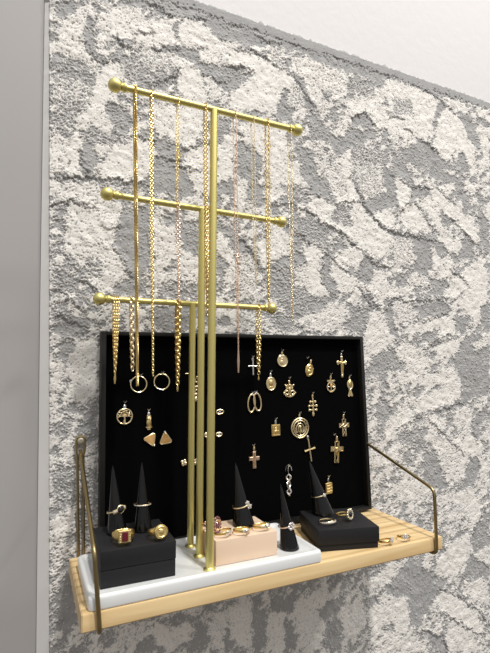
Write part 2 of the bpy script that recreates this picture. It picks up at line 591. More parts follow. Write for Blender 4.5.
(0.75,627,126,673,142,678,115,645,103),
(0.1,678,115,713,141,727,140,697,105,696,87,683,87),
(0.93,664,102,683,87,708,72,700,50,668,62,653,32,620,9,641,46),
(0.08,667,53,693,50,698,19,657,1,626,-4,652,15),
(0.88,700,50,720,44,718,17,691,15),
(0.08,564,74,593,68,597,33,614,10,584,5,556,33),
(0.75,489,24,528,40,556,25,566,-1,510,-3),
(0.75,445,84,508,75,496,59,449,56),
(0.28,504,108,561,117,564,79,509,91),
(0.85,589,-13,671,4,688,-29),
(0.88,578,-106,640,-79,664,-87,656,-116,618,-138,582,-136),
(0.9,569,-162,604,-161,663,-206,686,-245,667,-245,619,-209,585,-185),
(0.88,437,-153,514,-150,523,-187,506,-207,481,-185,455,-180,440,-202),
(0.82,601,-213,654,-238,671,-275,593,-255),
(0.08,642,-139,663,-108,675,-115,707,-138,705,-159,648,-148),
(0.82,669,-114,709,-107,707,-138),
(0.82,635,-158,692,-157,704,-176,702,-202,664,-189),
(0.75,475,-199,538,-218,542,-242,444,-218),
(0.08,544,-212,589,-226,599,-257,570,-249),
(0.92,656,-17,688,-21,679,-59,653,-72,667,-44),
(0.12,679,-59,713,-55,709,-103,669,-110,665,-79),
(0.82,428,-107,474,-92,517,-96,483,-121,458,-124,428,-121),
(0.2,429,-88,479,-93,448,-110,428,-107),
(0.72,600,-35,656,-25,667,-49,611,-49),
(0.04,511,-99,528,-94,554,-118,605,-144,569,-170,539,-199,517,-194,514,-150,482,-144,478,-124),
(0.08,79,-119,98,-111,113,-131,106,-133,78,-126),
(0.08,105,-96,146,-94,154,-107,124,-110),
(0.08,154,-107,177,-115,173,-146,146,-143,150,-133),
(0.92,96,-104,120,-99,120,-109,142,-104,154,-114,150,-130,131,-129,120,-136,109,-127),
(0.72,57,-98,95,-97,98,-107,77,-119,57,-117),
(0.78,177,-101,197,-106,201,-132,189,-154,173,-143),
(0.08,197,-124,214,-124,214,-160,197,-152),
(0.88,203,-101,237,-98,237,-153,212,-154,203,-127),
(0.06,237,-109,259,-113,263,-163,237,-164),
(0.85,259,-121,281,-118,290,-158,281,-175,258,-169),
(0.85,300,-114,343,-108,374,-114,348,-136,352,-161,342,-190,304,-180,314,-152,295,-133),
(0.06,268,-100,310,-105,300,-130,263,-118),
(0.06,343,-135,389,-121,388,-137,373,-150,352,-153),
(0.85,378,-139,426,-141,430,-175,408,-194,382,-176,388,-161),
(0.08,357,-158,383,-156,382,-200,356,-194),
(0.06,286,-131,304,-154,304,-180,290,-177),
(0.2,-21,296,-10,297,-4,285,-18,276),
(0.12,-12,279,16,280,17,256,-17,252,-17,267),
(0.08,-14,249,3,250,-8,226,-22,226),
(0.88,3,250,25,259,30,181,4,179,-10,214),
(0.82,-27,223,-16,223,-13,194,-22,149,-25,149),
(0.08,-15,188,-10,188,-12,171,-19,174),
(0.15,-7,177,13,170,13,158,-4,165),
(0.12,10,164,30,172,30,146,11,141),
(0.28,-22,149,-4,162,0,142,-19,137),
(0.28,-21,97,3,102,8,57,-17,52),
(0.28,-8,111,5,110,4,98),
(0.75,-15,134,3,133,3,102,-8,111),
(0.08,-7,-29,3,-9,12,-76,-2,-94,-13,-56),
(0.62,-19,31,-2,21,-1,-8,-18,-27),
(0.25,11,94,33,92,28,2,13,19),
]
CREASES = [
(216,689,242,695,269,689,284,681,302,680,324,669,335,653,350,633),
(205,660,224,664,241,661),
(249,725,256,718,291,722),
(317,730,336,729,372,736),
(205,728,249,735,310,731),
(423,562,422,527,436,508,448,486,478,459,499,447),
(340,488,363,487,390,481,427,488),
(340,460,362,447,401,432),
(516,548,550,535,604,539),
(529,488,539,501,563,506,605,461),
(500,450,551,445,604,442),
(615,542,660,518),
(653,486,710,450),
(296,438,318,422,344,408,374,402),
(275,461,307,466,337,460,356,449,375,439),
(276,363,302,367,332,378),
(224,401,243,382,253,357),
(358,387,361,351,373,336),
(339,413,361,402,388,382,411,369,432,361),
(365,393,360,367,368,341,383,330),
(397,436,441,404,475,387,497,385),
(431,349,463,311),
(512,731,559,733,630,720,660,703,687,694),
(512,739,589,737,652,746,736,743,771,747),
(509,656,537,655),
(546,641,560,637),
(594,625,624,612),
(345,733,393,739),
(441,737,483,734,559,739),
(503,661,545,655),
(428,635,454,649,479,626),
(75,524,91,521),
(98,501,122,501,137,494,161,492),
(137,520,173,535),
(92,651,124,663),
(151,642,166,637,191,631),
(72,669,92,678),
(83,717,103,718,106,710,129,711,166,721),
(90,598,127,630),
(1,635,9,621,22,613,42,622),
(39,652,52,647),
(485,309,502,332,536,329,584,334,634,340),
(643,392,682,376,688,362),
(580,256,630,275),
(567,247,610,261),
(444,349,474,309),
(570,296,639,317),
(587,-153,634,-175,676,-205,693,-230),
(585,-189,631,-216,673,-246),
(708,-32,686,-56,665,-79),
(544,-208,588,-230,599,-257),
(504,116,573,138,654,152),
(684,101,689,78),
(573,129,655,63),
(-25,452,40,460,82,460),
(0,491,10,456),
(44,369,60,350,68,332),
(36,395,49,398),
(-33,411,-11,425,16,418),
(11,325,31,308),
(-18,282,19,262),
(-14,252,17,256),
(-19,311,10,289),
]

def build_wall():
    """two-tone trowelled plaster: a grey coat with raised rough white paste, as real relief"""
    step = 0.95
    us = np.arange(0, 1010, step)                 # mm from the left edge
    zs = np.arange(-430, 744.7, step)
    nu, nz = len(us), len(zs)
    rng = np.random.default_rng(11)
    ky = np.fft.fftfreq(nz, step)[:, None]; kx = np.fft.rfftfreq(nu, step)[None, :]
    def band(l0, l1, ang=None, stretch=1.0):
        w = rng.standard_normal((nz, nu))
        if ang is None: k = np.sqrt(kx*kx+ky*ky)
        else:
            c, s = math.cos(ang), math.sin(ang)
            k = np.sqrt(((kx*c+ky*s)*stretch)**2 + (-kx*s+ky*c)**2)
        H = np.exp(-(k*l0)**2*.5) * (1-np.exp(-(k*l1)**2*.5)) / np.maximum(k, 1e-4)**.6
        g = np.fft.irfft2(np.fft.rfft2(w)*H, s=(nz, nu))
        return g/g.std()
    def blur(a, sig):
        pad = int(sig*4/step)
        b = np.pad(a, pad, mode='edge')
        H = np.exp(-2*(PI*sig)**2*(np.fft.fftfreq(b.shape[0], step)[:, None]**2+np.fft.rfftfreq(b.shape[1], step)[None, :]**2))
        return np.fft.irfft2(np.fft.rfft2(b)*H, s=b.shape)[pad:-pad, pad:-pad]
    Z, Ug = np.meshgrid(zs, us, indexing='ij')
    X = Ug + (-20.6-.0297*Z)
    # warped sampling position, so traced outlines get ragged
    wx, wz = X + band(6, 40)*2.0 + band(2, 6)*.8, Z + band(6, 40)*2.0 + band(2, 6)*.8
    # away from the traced part the coverage is free
    T = np.clip(.52 + .30*band(9, 60, .6, 2.2) + .16*band(5, 25), .05, .95)
    for p in PATCHES:
        v, c = p[0], p[1:]
        xs, ys = c[0::2], c[1::2]
        j0, j1 = np.searchsorted(us, [min(xs)-40, max(xs)+60]); i0, i1 = np.searchsorted(zs, [min(ys)-10, max(ys)+10])
        if i1 <= i0 or j1 <= j0: continue
        a, b = wx[i0:i1, j0:j1], wz[i0:i1, j0:j1]
        ins = np.zeros(a.shape, bool)
        n = len(xs)
        for k in range(n):
            x0, y0, x1, y1 = xs[k], ys[k], xs[(k+1) % n], ys[(k+1) % n]
            if y0 == y1: continue
            ins ^= ((y0 > b) != (y1 > b)) & (a < (x1-x0)*(b-y0)/(y1-y0)+x0)
        T[i0:i1, j0:j1][ins] = v
    T = blur(T, 1.2)
    # the smooth grey border along the top
    top = 744.6 - Z
    T = np.where(top < 17 + 3*band(10, 60), np.minimum(T, .05), T)
    s1, s2 = band(1.3, 6, -.55, 4.0), band(1.3, 6, .5, 4.0)
    sel = np.clip(.5+.8*band(25, 120), 0, 1)
    streak = s1*sel + s2*(1-sel)
    grain = band(.9, 2.6)
    mid = band(3, 14)
    f = T + .10*mid + .17*streak + .13*grain - .43
    mask = np.clip(f/.05+.5, 0, 1)
    mask = mask*mask*(3-2*mask)
    # pits in the dragged white paste, where the grey shows through
    pit = np.clip((band(.8, 2.4)*.75 + .55*streak - (1.15 + 1.5*np.clip(T-.75, -.3, .25)))/.35, 0, 1)*mask
    # lips and furrows left by the trowel
    lip = np.zeros_like(T); furrow = np.zeros_like(T)
    for c in CREASES:
        pts = list(zip(c[0::2], c[1::2]))
        xs, ys = c[0::2], c[1::2]
        j0, j1 = np.searchsorted(us, [min(xs)-50, max(xs)+70]); i0, i1 = np.searchsorted(zs, [min(ys)-22, max(ys)+22])
        if i1 <= i0 or j1 <= j0: continue
        a, b = wx[i0:i1, j0:j1], wz[i0:i1, j0:j1]
        best = np.full(a.shape, 1e9); sd = np.zeros(a.shape)
        for (x0, y0), (x1, y1) in zip(pts, pts[1:]):
            dx, dy = x1-x0, y1-y0; L2 = dx*dx+dy*dy+1e-9
            t = np.clip(((a-x0)*dx+(b-y0)*dy)/L2, 0, 1)
            ex, ey = a-x0-t*dx, b-y0-t*dy
            d = np.hypot(ex, ey)
            m = d < best
            best = np.where(m, d, best); sd = np.where(m, np.sign(ey)*d, sd)
        up = np.where(sd > 0, np.exp(-sd/5.5), np.exp(-(sd/.8)**2))
        lip[i0:i1, j0:j1] = np.maximum(lip[i0:i1, j0:j1], up*(best < 20))
        furrow[i0:i1, j0:j1] = np.maximum(furrow[i0:i1, j0:j1], np.exp(-((sd+1.3)/1.2)**2))
    h = (1.35*mask - .4*pit + .34*band(14, 80) + .07*mid + .12*streak*(.4+.6*mask) + .02*grain*(.6+.6*mask) + 2.0*lip - 1.3*furrow)
    mask = mask*(1-.8*pit)
    rg = np.abs(band(6, 34, .5, 1.8)); h += .35*np.exp(-(rg/.07)**2)*(top > 14)
    # the border is trowelled flat, with a ragged lower lip
    bz = 15 + 3*band(6, 50)
    h = np.where(top < bz, .9 + .1*mid, h)
    h -= 1.6*np.exp(-((top-bz-1.2)/1.3)**2)*(band(5, 30) > -.2)
    h = h - np.percentile(h, 99.5)
    h = np.clip(h, -7, .9)
    mask = np.where(top < bz, 0, mask)
    mask *= 1-.75*np.clip(furrow, 0, 1)  # furrows greyed as well: crease shade put into the paste colour
    co = np.stack([X, -h, Z], -1)
    co[-1, :, 2] = 744.6 + 1.2*band(8, 60)[0]
    # turned-back edges at the top and at the left
    topr = co[-1:].copy(); topr[..., 1] = 9
    co = np.concatenate([co, topr], 0); mask = np.concatenate([mask, mask[-1:]], 0)
    lft = co[:, :1].copy(); lft[..., 1] = 6; lft[..., 0] -= .4
    co = np.concatenate([lft, co], 1); mask = np.concatenate([mask[:, :1], mask], 1)
    nz, nu = mask.shape
    idx = np.arange(nz*nu).reshape(nz, nu)
    fa = np.stack([idx[:-1, :-1], idx[:-1, 1:], idx[1:, 1:], idx[1:, :-1]], -1).reshape(-1, 4)
    me = bpy.data.meshes.new('wall_back')
    me.vertices.add(nz*nu); me.vertices.foreach_set('co', (co/1000).astype(np.float32).ravel())
    me.loops.add(fa.size); me.loops.foreach_set('vertex_index', fa.astype(np.int32).ravel())
    me.polygons.add(len(fa)); me.polygons.foreach_set('loop_start', np.arange(0, fa.size, 4, dtype=np.int32))
    me.update(calc_edges=True)
    at = me.attributes.new('white_paste_and_shade', 'FLOAT', 'POINT')
    at.data.foreach_set('value', mask.astype(np.float32).ravel())
    me.shade_smooth()
    me.materials.append(M['plaster'])
    o = bpy.data.objects.new('wall_back', me)
    col.objects.link(o)
    return struct(o)
build_wall()

b = MB(); b.box((-0.0425, 0.0045, 0.735), (1.6, 0.008, 1.5)); struct(b.build('wall_top', M['white_paint']))
# the wall ends on the left; its plain return and a grey wall further back
b = MB()
zz = [-0.45, -0.118, 0.303, 0.675, 1.5]
bx = [-0.0215, -0.0308, -0.0395, -0.0459, -0.0600]
vs = [(wall_edge(z)-.0003, 0.0030, z) for z in zz] + [(x, 0.0060, z) for x, z in zip(bx, zz)] + [(wall_edge(z)-.0003, 0.0150, z) for z in zz] + [(x, 0.0150, z) for x, z in zip(bx, zz)]
fs = []
for i in range(4): fs += [(i, i+1, 6+i, 5+i), (i, 10+i, 11+i, i+1), (5+i, 6+i, 16+i, 15+i)]
b.add(vs, fs); struct(b.build('trim_1', M['corner_paint']))
b = MB(); b.box((-1.3, 0.0085, -0.6), (0.05, 0.10, 1.5)); struct(b.build('wall_left', M['grey_paint']))

# ------------------------------------------------------------------ shelf and brackets
SW, SD, ST = 0.44, 0.142, 0.0167
def build_shelf():
    prof = []                                      # (y, z) across the top, front to back
    y0, y1 = -SD, -0.006
    rr = 0.0018
    prof += [(y0, -ST+rr), (y0, -rr), (y0+rr*.3, -rr*.3), (y0+rr, 0)]
    prof += [(y1-rr, 0), (y1, -rr), (y1, -ST+rr), (y1-rr, -ST), (y0+rr, -ST)]
    m = len(prof)
    b = MB()
    xs = [0, 0.0012, SW-0.0012, SW]
    vs, fs = [], []
    for i, x in enumerate(xs):
        for y, z in prof:
            if i in (0, 3):
                y = y0+.0012 if y < y0+.0012 else (y1-.0012 if y > y1-.0012 else y)
                z = max(-ST+.0012, min(z, -.0012))
            vs.append((x, y, z))
    for i in range(len(xs)-1):
        for j in range(m):
            k = (j+1) % m
            fs.append((i*m+j, i*m+k, (i+1)*m+k, (i+1)*m+j))
    fs.append(tuple(range(m))); fs.append(tuple((len(xs)-1)*m+j for j in range(m-1, -1, -1)))
    b.add(vs, fs)
    o = b.build('wall_shelf', M['pine'], angle=30)
    return tag(o, 'pale pine wall shelf with straight grain lines carrying the whole jewellery display', 'shelf')
build_shelf()

def bracket(x, ztop, label, zd, kx=0.0, kz=.0606, bx=0.0, wx=0.0, ws=.0036):
    t = thing('shelf_bracket', label, 'bracket', (x, 0, 0), group='wire brackets holding the shelf')
    yf = -SD-.0028
    r = .0021
    zb = -ST-r-.0004
    b = MB()
    b.tube(bend([(0, -.0046, zd), (kx, yf, kz), (bx, yf, zb), (bx, yf+.022, zb)], .009, 7), r, 10)
    b.build('front_wire', M['aged_brass'], t)
    for s in (-1, 1):
        b = MB()
        b.tube(bend([(s*.0034, -.0026, ztop-.018), (wx+s*ws, -.0026, zb), (wx+s*ws, -.020, zb)], .004, 5), .0015, 8)
        b.build('wall_wire', M['aged_brass'], t)
    b = MB()
    out = []
    for i in range(13):
        a = PI*i/12
        out.append((.0052*math.cos(a), ztop+.0052*math.sin(a)))
    out += [(-.0046, ztop-.012), (-.0028, ztop-.020), (.0028, ztop-.020), (.0046, ztop-.012)]
    b.tube([(p, -.0032, q) for p, q in out], .0014, 8, True)
    b.build('wire_eye', M['aged_brass'], t)
    b = MB()
    b.lathe([(0, 0), (.0042, 0), (.0042, .0008), (.0030, .0016), (.0014, .0017), (.0013, .0009), (0, .0009)], 18,
            Matrix.Translation((0, -.0026, ztop)) @ Matrix.Rotation(PI/2, 4, 'X'))
    b.build('screw', M['steel'], t)
    b = MB()
    b.tube([(0, -.0036, ztop-.010), (0, -.0046, ztop-.022), (0, -.0046, zd-.004)], .0017, 8)
    b.build('wire_clasp', M['aged_brass'], t)
    return t
bracket(.0097, .1315, 'aged brass wire shelf bracket at the left end, screw eye on the bare plaster', .117, -.0003, .0535, .0062, .0046, .0028)
bracket(.4257, .1200, 'aged brass wire bracket at the right end of the shelf beside two small rings', .104)

# ------------------------------------------------------------------ display board leaning on the wall
BO = Vector((.0312, -.0215, .0003))
bth, bln = math.radians(.4), math.atan(.008/.262)
BU = Vector((math.cos(bth), 0, math.sin(bth)))
BV = Vector((-math.sin(bth)*math.cos(bln), math.sin(bln), math.cos(bth)*math.cos(bln)))
BN = BU.cross(BV)                                   # towards the viewer
BR = Matrix((BU, -BN, BV)).transposed()             # columns: right, into the wall, up
BW, BH, BDEP, RIM, PIT = .3965, .262, .0165, .0058, .011
board = thing('jewelry_display_board', 'large black velvet display tray leaning upright against the plaster wall', 'display board', BO, BR)
b = MB()
b.box((0, 0, 0), (RIM, BDEP, BH), .0008); b.box((BW-RIM, 0, 0), (BW, BDEP, BH), .0008)
b.box((RIM*.9, 0, 0), (BW-RIM*.9, BDEP, RIM*.85), .0008); b.box((RIM*.9, 0, BH-RIM*.85), (BW-RIM*.9, BDEP, BH), .0008)
b.build('frame', M['black_frame'], board)
b = MB(); b.box((RIM*.9, PIT, RIM*.8), (BW-RIM*.9, BDEP-.0005, BH-RIM*.8))
b.build('velvet_pad', M['velvet'], board)
# the pixel measurements were made from an origin 1 mm further right
def bp(u, v, out=0.0):
    """point on the velvet, u right and v up in mm, out towards the viewer in m"""
    return BO + BU*(u/1000+.0013) + BV*(v/1000) + BN*(out-PIT)
def pin(u, v):
    b = MB(.001)
    p = Vector((u+1.3, PIT*1000, v))
    for s in (-1, 1):
        b.tube([p+Vector((s*.25, 0, -1.2)), p+Vector((s*.4, -2.6, .2)), p+Vector((s*1.9, -3.4, 2.6))], .38, 5)
    b.build('pin', M['silver'], board)

# ------------------------------------------------------------------ necklace stand
STAND = (.1269, -.0893, 0)
stand = thing('necklace_stand', 'tall three-tier olive brass necklace stand on a white tray', 'jewelry stand', (0, 0, 0))
def build_tray():
    x0, x1, y0, y1, h, fl = .0058, .2565, -.1412, -.0352, .0132, .0098
    def loop(ins, z, r, n=6):
        pts = []
        for cx, cy, a in ((x1-ins-r, y1-ins-r, 0), (x0+ins+r, y1-ins-r, PI/2), (x0+ins+r, y0+ins+r, PI), (x1-ins-r, y0+ins+r, 1.5*PI)):
            for i in range(n+1):
                t = a+PI/2*i/n
                pts.append((cx+r*math.cos(t), cy+r*math.sin(t), z))
        return pts
    spec = [(.0008, .0002, .0045), (.0002, .0009, .005), (0, .002, .005), (0, h-.0035, .005), (.0006, h-.0012, .005), (.0022, h-.0001, .005), (.0036, h, .006), (.0050, h-.0004, .006), (.0072, fl+.0010, .006), (.0100, fl, .005)]
    vs, fs = [], []
    m = 28
    for s in spec: vs += loop(*s)
    for i in range(len(spec)-1):
        for j in range(m):
            k = (j+1) % m
            fs.append((i*m+j, i*m+k, (i+1)*m+k, (i+1)*m+j))
    fs.append(tuple(range(m-1, -1, -1))); fs.append(tuple((len(spec)-1)*m+j for j in range(m)))
    b = MB(); b.add(vs, fs)
    o = b.build('base_tray', M['tray'], stand, angle=50)
    o['label'] = 'white ceramic tray base with raised rim'
build_tray()
TRAY_Z = .0098
RODS = [(-.1253, .5081, 0.0, .0042), (-.0893, .4039, 1.91, .0040), (-.0584, .2951, -.23, .0039)]   # y, z, twist, pole radius
HL = .1092
def rod_x(z): return .1269 + .0084*z
for y, z, tw, pr in RODS:
    xt = rod_x(z)
    xb = rod_x(0) + (0 if z > .5 else .0014)
    b = MB()
    b.tube([(xb, y, TRAY_Z), (xt, y, z)], pr, 20)
    p = b.build('pole', M['satin_brass'], stand)
    b = MB()
    b.lathe([(0, TRAY_Z), (pr+.0021, TRAY_Z), (pr+.0023, TRAY_Z+.0012), (pr+.0008, TRAY_Z+.0022), (pr, TRAY_Z+.0030), (0, TRAY_Z+.003)], 24, Matrix.Translation((xb, y, 0)))
    b.build('flange', M['satin_brass'], p)
    a = math.radians(tw)
    d = Vector((math.cos(a), math.sin(a), 0))
    c = Vector((xt, y, z))
    b = MB(); b.tube([c-d*(HL-.004), c+d*(HL-.004)], .0034, 16)
    rod = b.build('rod', M['satin_brass'], stand)
    for s in (-1, 1):
        b = MB()
        q = (d*s).to_track_quat('Z', 'Y').to_matrix().to_4x4()
        prof = [(0, -.0100), (.0039, -.0100), (.0043, -.0096), (.0043, -.0078), (.0038, -.0072), (.0036, -.0060)]
        for i in range(2, 13):
            t = PI*(i-.2)/12
            prof.append((.0063*math.sin(t), -.0063*math.cos(t)))
        prof.append((0, .0063))
        b.lathe(prof, 22, Matrix.Translation(c+d*s*HL) @ q @ Matrix.Scale(1.14, 4))
        b.build('finial', M['satin_brass'], rod)

# ------------------------------------------------------------------ necklaces
def strand_path(x, rod, bottom_z, dx=0.0, side=1, spread=0.0, xoff=0.0):
    """from the top of the rod down the front (side=-1) or back (side=1) to the low point"""
    y, z, tw, pr = RODS[rod]
    yc = y + math.tan(math.radians(tw))*(x-rod_x(z))
    r = .0034
    pts = []
    for i in range(5):
        a = PI/2*i/4
        pts.append(Vector((x+xoff+spread*i/4, yc+side*(r+.0009)*math.sin(a), z+(r+.0009)*math.cos(a))))
    n = 24
    L = z-bottom_z
    for i in range(1, n+1):
        t = i/n
        k = (1-t**1.6)
        pts.append(Vector((x+dx*t+(xoff+spread)*k, yc+side*((r+.0009)*k+.0006*math.sin(PI*t)), z-L*t)))
    return pts

def resample(pts, step):
    out = [pts[0].copy()]; acc = 0.0
    for a, b in zip(pts, pts[1:]):
        d = (b-a).length
        while acc+d >= step:
            t = (step-acc)/d
            a = a.lerp(b, t); out.append(a.copy()); d = (b-a).length; acc = 0.0
        acc += d
    return out

def links(b, pts, pitch, w, r, long=1.35, jitter=0.0):
    P = resample(pts, pitch)
    for i, p in enumerate(P[:-1]):
        t = (P[i+1]-p).normalized()
        u = Vector((1, 0, 0)) - t*t.x; u.normalize()
        v = t.cross(u)
        a = PI/4*(1 if i % 2 else -1)
        e = u*math.cos(a)+v*math.sin(a)
        c = (p+P[i+1])/2
        k = 8
        b.tube([c+t*(pitch*long/2*math.cos(2*PI*j/k))+e*(w/2*math.sin(2*PI*j/k)) for j in range(k)], r, 4, True)

def rope(b, pts, R, r, turn, strands=2):
    P = resample(pts, turn/8)
    for s in range(strands):
        Q = []
        for i in range(len(P)-1):
            t = (P[i+1]-P[i]).normalized()
            u = (Vector((1, 0, 0))-t*t.x).normalized(); v = t.cross(u)
            a = 2*PI*i/8 + 2*PI*s/strands
            Q.append(P[i]+(u*math.cos(a)+v*math.sin(a))*R)
        b.tube(Q, r, 5)

def necklace(label, material, rod, x, bottom, dx=0.0, style='links', pitch=.0026, w=.0019, r=.00038, loops=((0, 0),), clasp=None, tip=None, long=1.35):
    t = thing('necklace', label, 'necklace', (x, RODS[rod][0], RODS[rod][1]), group='necklaces hung on the three-tier stand')
    t0 = Vector(t.location)
    b = MB()
    for spread, xo in loops:
        for side in (-1, 1):
            pts = [p-t0 for p in strand_path(x, rod, bottom, dx, side, spread, xo)]
            if style == 'links': links(b, pts, pitch, w, r, long)
            else: rope(b, pts, w, r, pitch)
    b.build('chain', material, t)
    if clasp is not None:                           # a lobster clasp at height clasp
        f = (RODS[rod][1]-clasp)/(RODS[rod][1]-bottom)
        c = Vector((x+dx*f, RODS[rod][0]-.0036, clasp))-t0
        b = MB()
        b.ring(c, .0022, .0006, sz=1.5, n=14); b.sphere(c+Vector((0, 0, -.0042)), .0014, 8, 6, (1, 1, 1.5)); b.ring(c+Vector((0, 0, .0046)), .0014, .0004, n=10)
        b.build('clasp', material, t)
    if tip is not None:
        c = Vector((x+dx, RODS[rod][0], bottom-tip*.4))-t0
        b = MB(); b.tube([c+Vector((0, 0, tip*.7)), c, c-Vector((0, 0, tip*.6))], [.0006, .0014, .0008], 8)
        b.build('end_tag', material, t)
    return t

necklace('thick bright gold rope chain hanging leftmost on the top rod, ending inside a hoop earring', M['gold'], 0, .0423, .1995, .0074, 'rope', .0034, .00078, .00072, clasp=None)
necklace('gold box-link necklace second from left on the top rod, with a clasp below the rod', M['gold'], 0, .0593, .2084, .0060, pitch=.0027, w=.0019, r=.00042, clasp=.482)
necklace('pale fine chain third from left on the top rod, ending near the middle rod', M['gold'], 0, .0890, .385, .0, pitch=.0034, w=.0013, r=.00025, clasp=.445)
necklace('double-strand gold chain on the top rod just left of the tall pole', M['gold'], 0, .1206, .335, .0012, pitch=.0026, w=.0021, r=.00045)
necklace('long thin rose gold chain right of the tall pole with a clasp at mid height', M['rose_gold'], 0, .1564, .2340, .004, pitch=.0026, w=.0013, r=.0003, clasp=.338, tip=.022)
necklace('faint pale thread-like chain on the right half of the top rod', M['pale_gold'], 0, .1795, .3113, .0032, pitch=.0026, w=.0011, r=.00022)
necklace('gold double-strand chain second from right on the top rod, ending above the lowest right finial', M['gold'], 0, .1987, .2891, .0005, pitch=.0028, w=.0021, r=.00045, clasp=.478, tip=.006)
necklace('faint pale thin chain at the far right end of the top rod', M['pale_gold'], 0, .2297, .273, .0013, pitch=.0026, w=.0011, r=.00024)
necklace('thin rose gold chain on the left half of the middle rod', M['rose_gold'], 1, .1007, .2919, .0016, pitch=.0026, w=.0017, r=.00036)
necklace('broad braided gold chain on the middle rod between the poles', M['gold'], 1, .1368, .2774, .0012, pitch=.0030, w=.0026, r=.00055, loops=((.0006, .0008), (-.0006, -.0008)))
necklace('gold multi-strand chain tapering to a point, leftmost on the lowest rod', M['gold'], 2, .0381, .2100, .0007, pitch=.0034, w=.0022, r=.00042, loops=((.0006, .0020), (-.0006, -.0020), (0, 0)), tip=.010)
necklace('chunky gold anchor-link bracelet second from left on the lowest rod', M['pale_gold'], 2, .0550, .2130, .0031, pitch=.0046, w=.0044, r=.0007, long=1.3, loops=((0, .0004),))
necklace('heavy gold curb chain on the lowest rod left of the poles', M['gold'], 2, .1110, .1955, .0003, pitch=.0040, w=.0040, r=.00075, loops=((0, .0007), (0, -.0007)), tip=.006)
necklace('gold cable chain near the right end of the lowest rod beside a slim cross', M['gold'], 2, .2186, .2051, .0001, pitch=.0036, w=.0034, r=.00055, loops=((0, .0004),), tip=.004)

# ------------------------------------------------------------------ pendants and earrings pinned on the velvet
def bail(t, top, material, h=4.0, w=2.2):
    b = MB(.001)
    b.ring((0, -1.0, top+h*.5), w*.5, .55, n=14, sz=h/w)
    b.tube([(0, -1.4, top+h*.9), (0, -1.6, top+h*.5), (0, -1.0, top)], [.7, 1.0, .6], 6)
    b.build('bail', material, t)

def pendant(name, label, cat, u, v, tilt=0.0, group=None):
    rot = BR.to_4x4() @ Matrix.Rotation(math.radians(tilt), 4, 'Y')
    return thing(name, label, cat, bp(u, v, .0002), rot.to_3x3(), 'earrings pinned on the black velvet' if cat == 'earring' else 'pendants pinned on the black velvet')

def cross_out(w, h, aw, up=.3):
    """cross outline (x, z) with arms of width aw, crossing 'up' of the height below the top"""
    zt, zb = h/2, -h/2; zc = zt-h*up; a = aw/2; x = w/2
    return [(-a, zb), (a, zb), (a, zc-a), (x, zc-a), (x, zc+a), (a, zc+a), (a, zt), (-a, zt), (-a, zc+a), (-x, zc+a), (-x, zc-a), (-a, zc-a)]

G, PG, SV, RG = M['gold'], M['pale_gold'], M['silver'], M['rose_gold']

# plain slim silver cross
t = pendant('cross_pendant', 'slim plain silver cross pendant left of the rightmost hanging chain', 'pendant', 205.8, 217)
b = MB(.001); b.tube([(0, -1, -11.5), (0, -1, 8.5)], 1.35, 8); b.tube([(-7.4, -1, 0.8), (7.4, -1, 0.8)], 1.25, 8); b.build('cross', SV, t)
bail(t, 8.2, SV, 4); pin(205.8, 230)

# round medal
t = pendant('medal_pendant', 'round pale medal pendant with a figure in relief', 'pendant', 253.8, 225)
b = MB(.001); b.prism(circ(28, 8.6), -1.6, 0, .4); b.ring((0, -1.5, 0), 8.2, .6, n=28); b.build('disc', PG, t)
b = MB(.001); b.sphere((-.6, -1.6, 2.6), 2.0, 10, 7, (1, .6, 1.1)); b.sphere((-1.2, -1.6, -2.4), 3.6, 12, 8, (.9, .35, 1.15)); b.build('relief', PG, t)
bail(t, 8.4, PG, 5); pin(253.8, 239)

# oval face medal
t = pendant('medal_pendant', 'small yellow gold oval medal with a face, lower left of the round pale medal', 'pendant', 233.7, 192.4)
b = MB(.001); b.prism(circ(12, 1, 7.6, 9.6), -1.6, 0, .5); b.ring((0, -1.5, 0), 1, .8, n=24, sx=7.2, sz=9.0)
for i in range(12): b.sphere((7.4*math.cos(PI*i/6), -1.2, 9.3*math.sin(PI*i/6)), .9, 6, 5)
b.build('disc', PG, t)
b = MB(.001); b.sphere((0, -1.6, .6), 4.4, 12, 8, (.9, .4, 1.15)); b.sphere((0, -2.6, 1), .9, 6, 5); b.sphere((0, -1.6, -5.2), 3.0, 10, 6, (1.2, .3, .6)); b.build('relief', G, t)
bail(t, 9.2, SV, 6); pin(233.7, 209)

# filigree anchor-shaped pendant
t = pendant('filigree_pendant', 'openwork gold pendant widening to a rounded base, right of the oval face medal', 'pendant', 264, 183)
b = MB(.001)
b.tube([(-6.5, -1.2, 6.5), (6.5, -1.2, 6.5)], 1.3, 7); b.tube([(0, -1.2, 10), (0, -1.2, -9)], 1.4, 7)
for s in (-1, 1):
    b.tube(bend([(s*5.5, -1.2, 6), (s*2.6, -1.2, 2), (s*7, -1.2, -1), (s*9.6, -1.2, -5), (s*5, -1.2, -9), (0, -1.2, -10.4)], 2.4, 4), 1.15, 7)
    b.ring((s*4.4, -1.2, -4.2), 2.6, .8, n=14); b.sphere((s*9.4, -1.2, -4.6), 1.6, 8, 6); b.sphere((s*6.6, -1.2, 6.5), 1.7, 8, 6)
    b.ring((s*3.6, -1.2, 3.6), 1.9, .7, n=12)
b.build('openwork', PG, t)
b = MB(.001); b.sphere((0, -1.8, -1), 2.6, 10, 8, (.8, .6, 1.9)); b.sphere((0, -1.8, 6.6), 2, 8, 6); b.build('figure', G, t)
bail(t, 9.6, PG, 4); pin(264, 199)

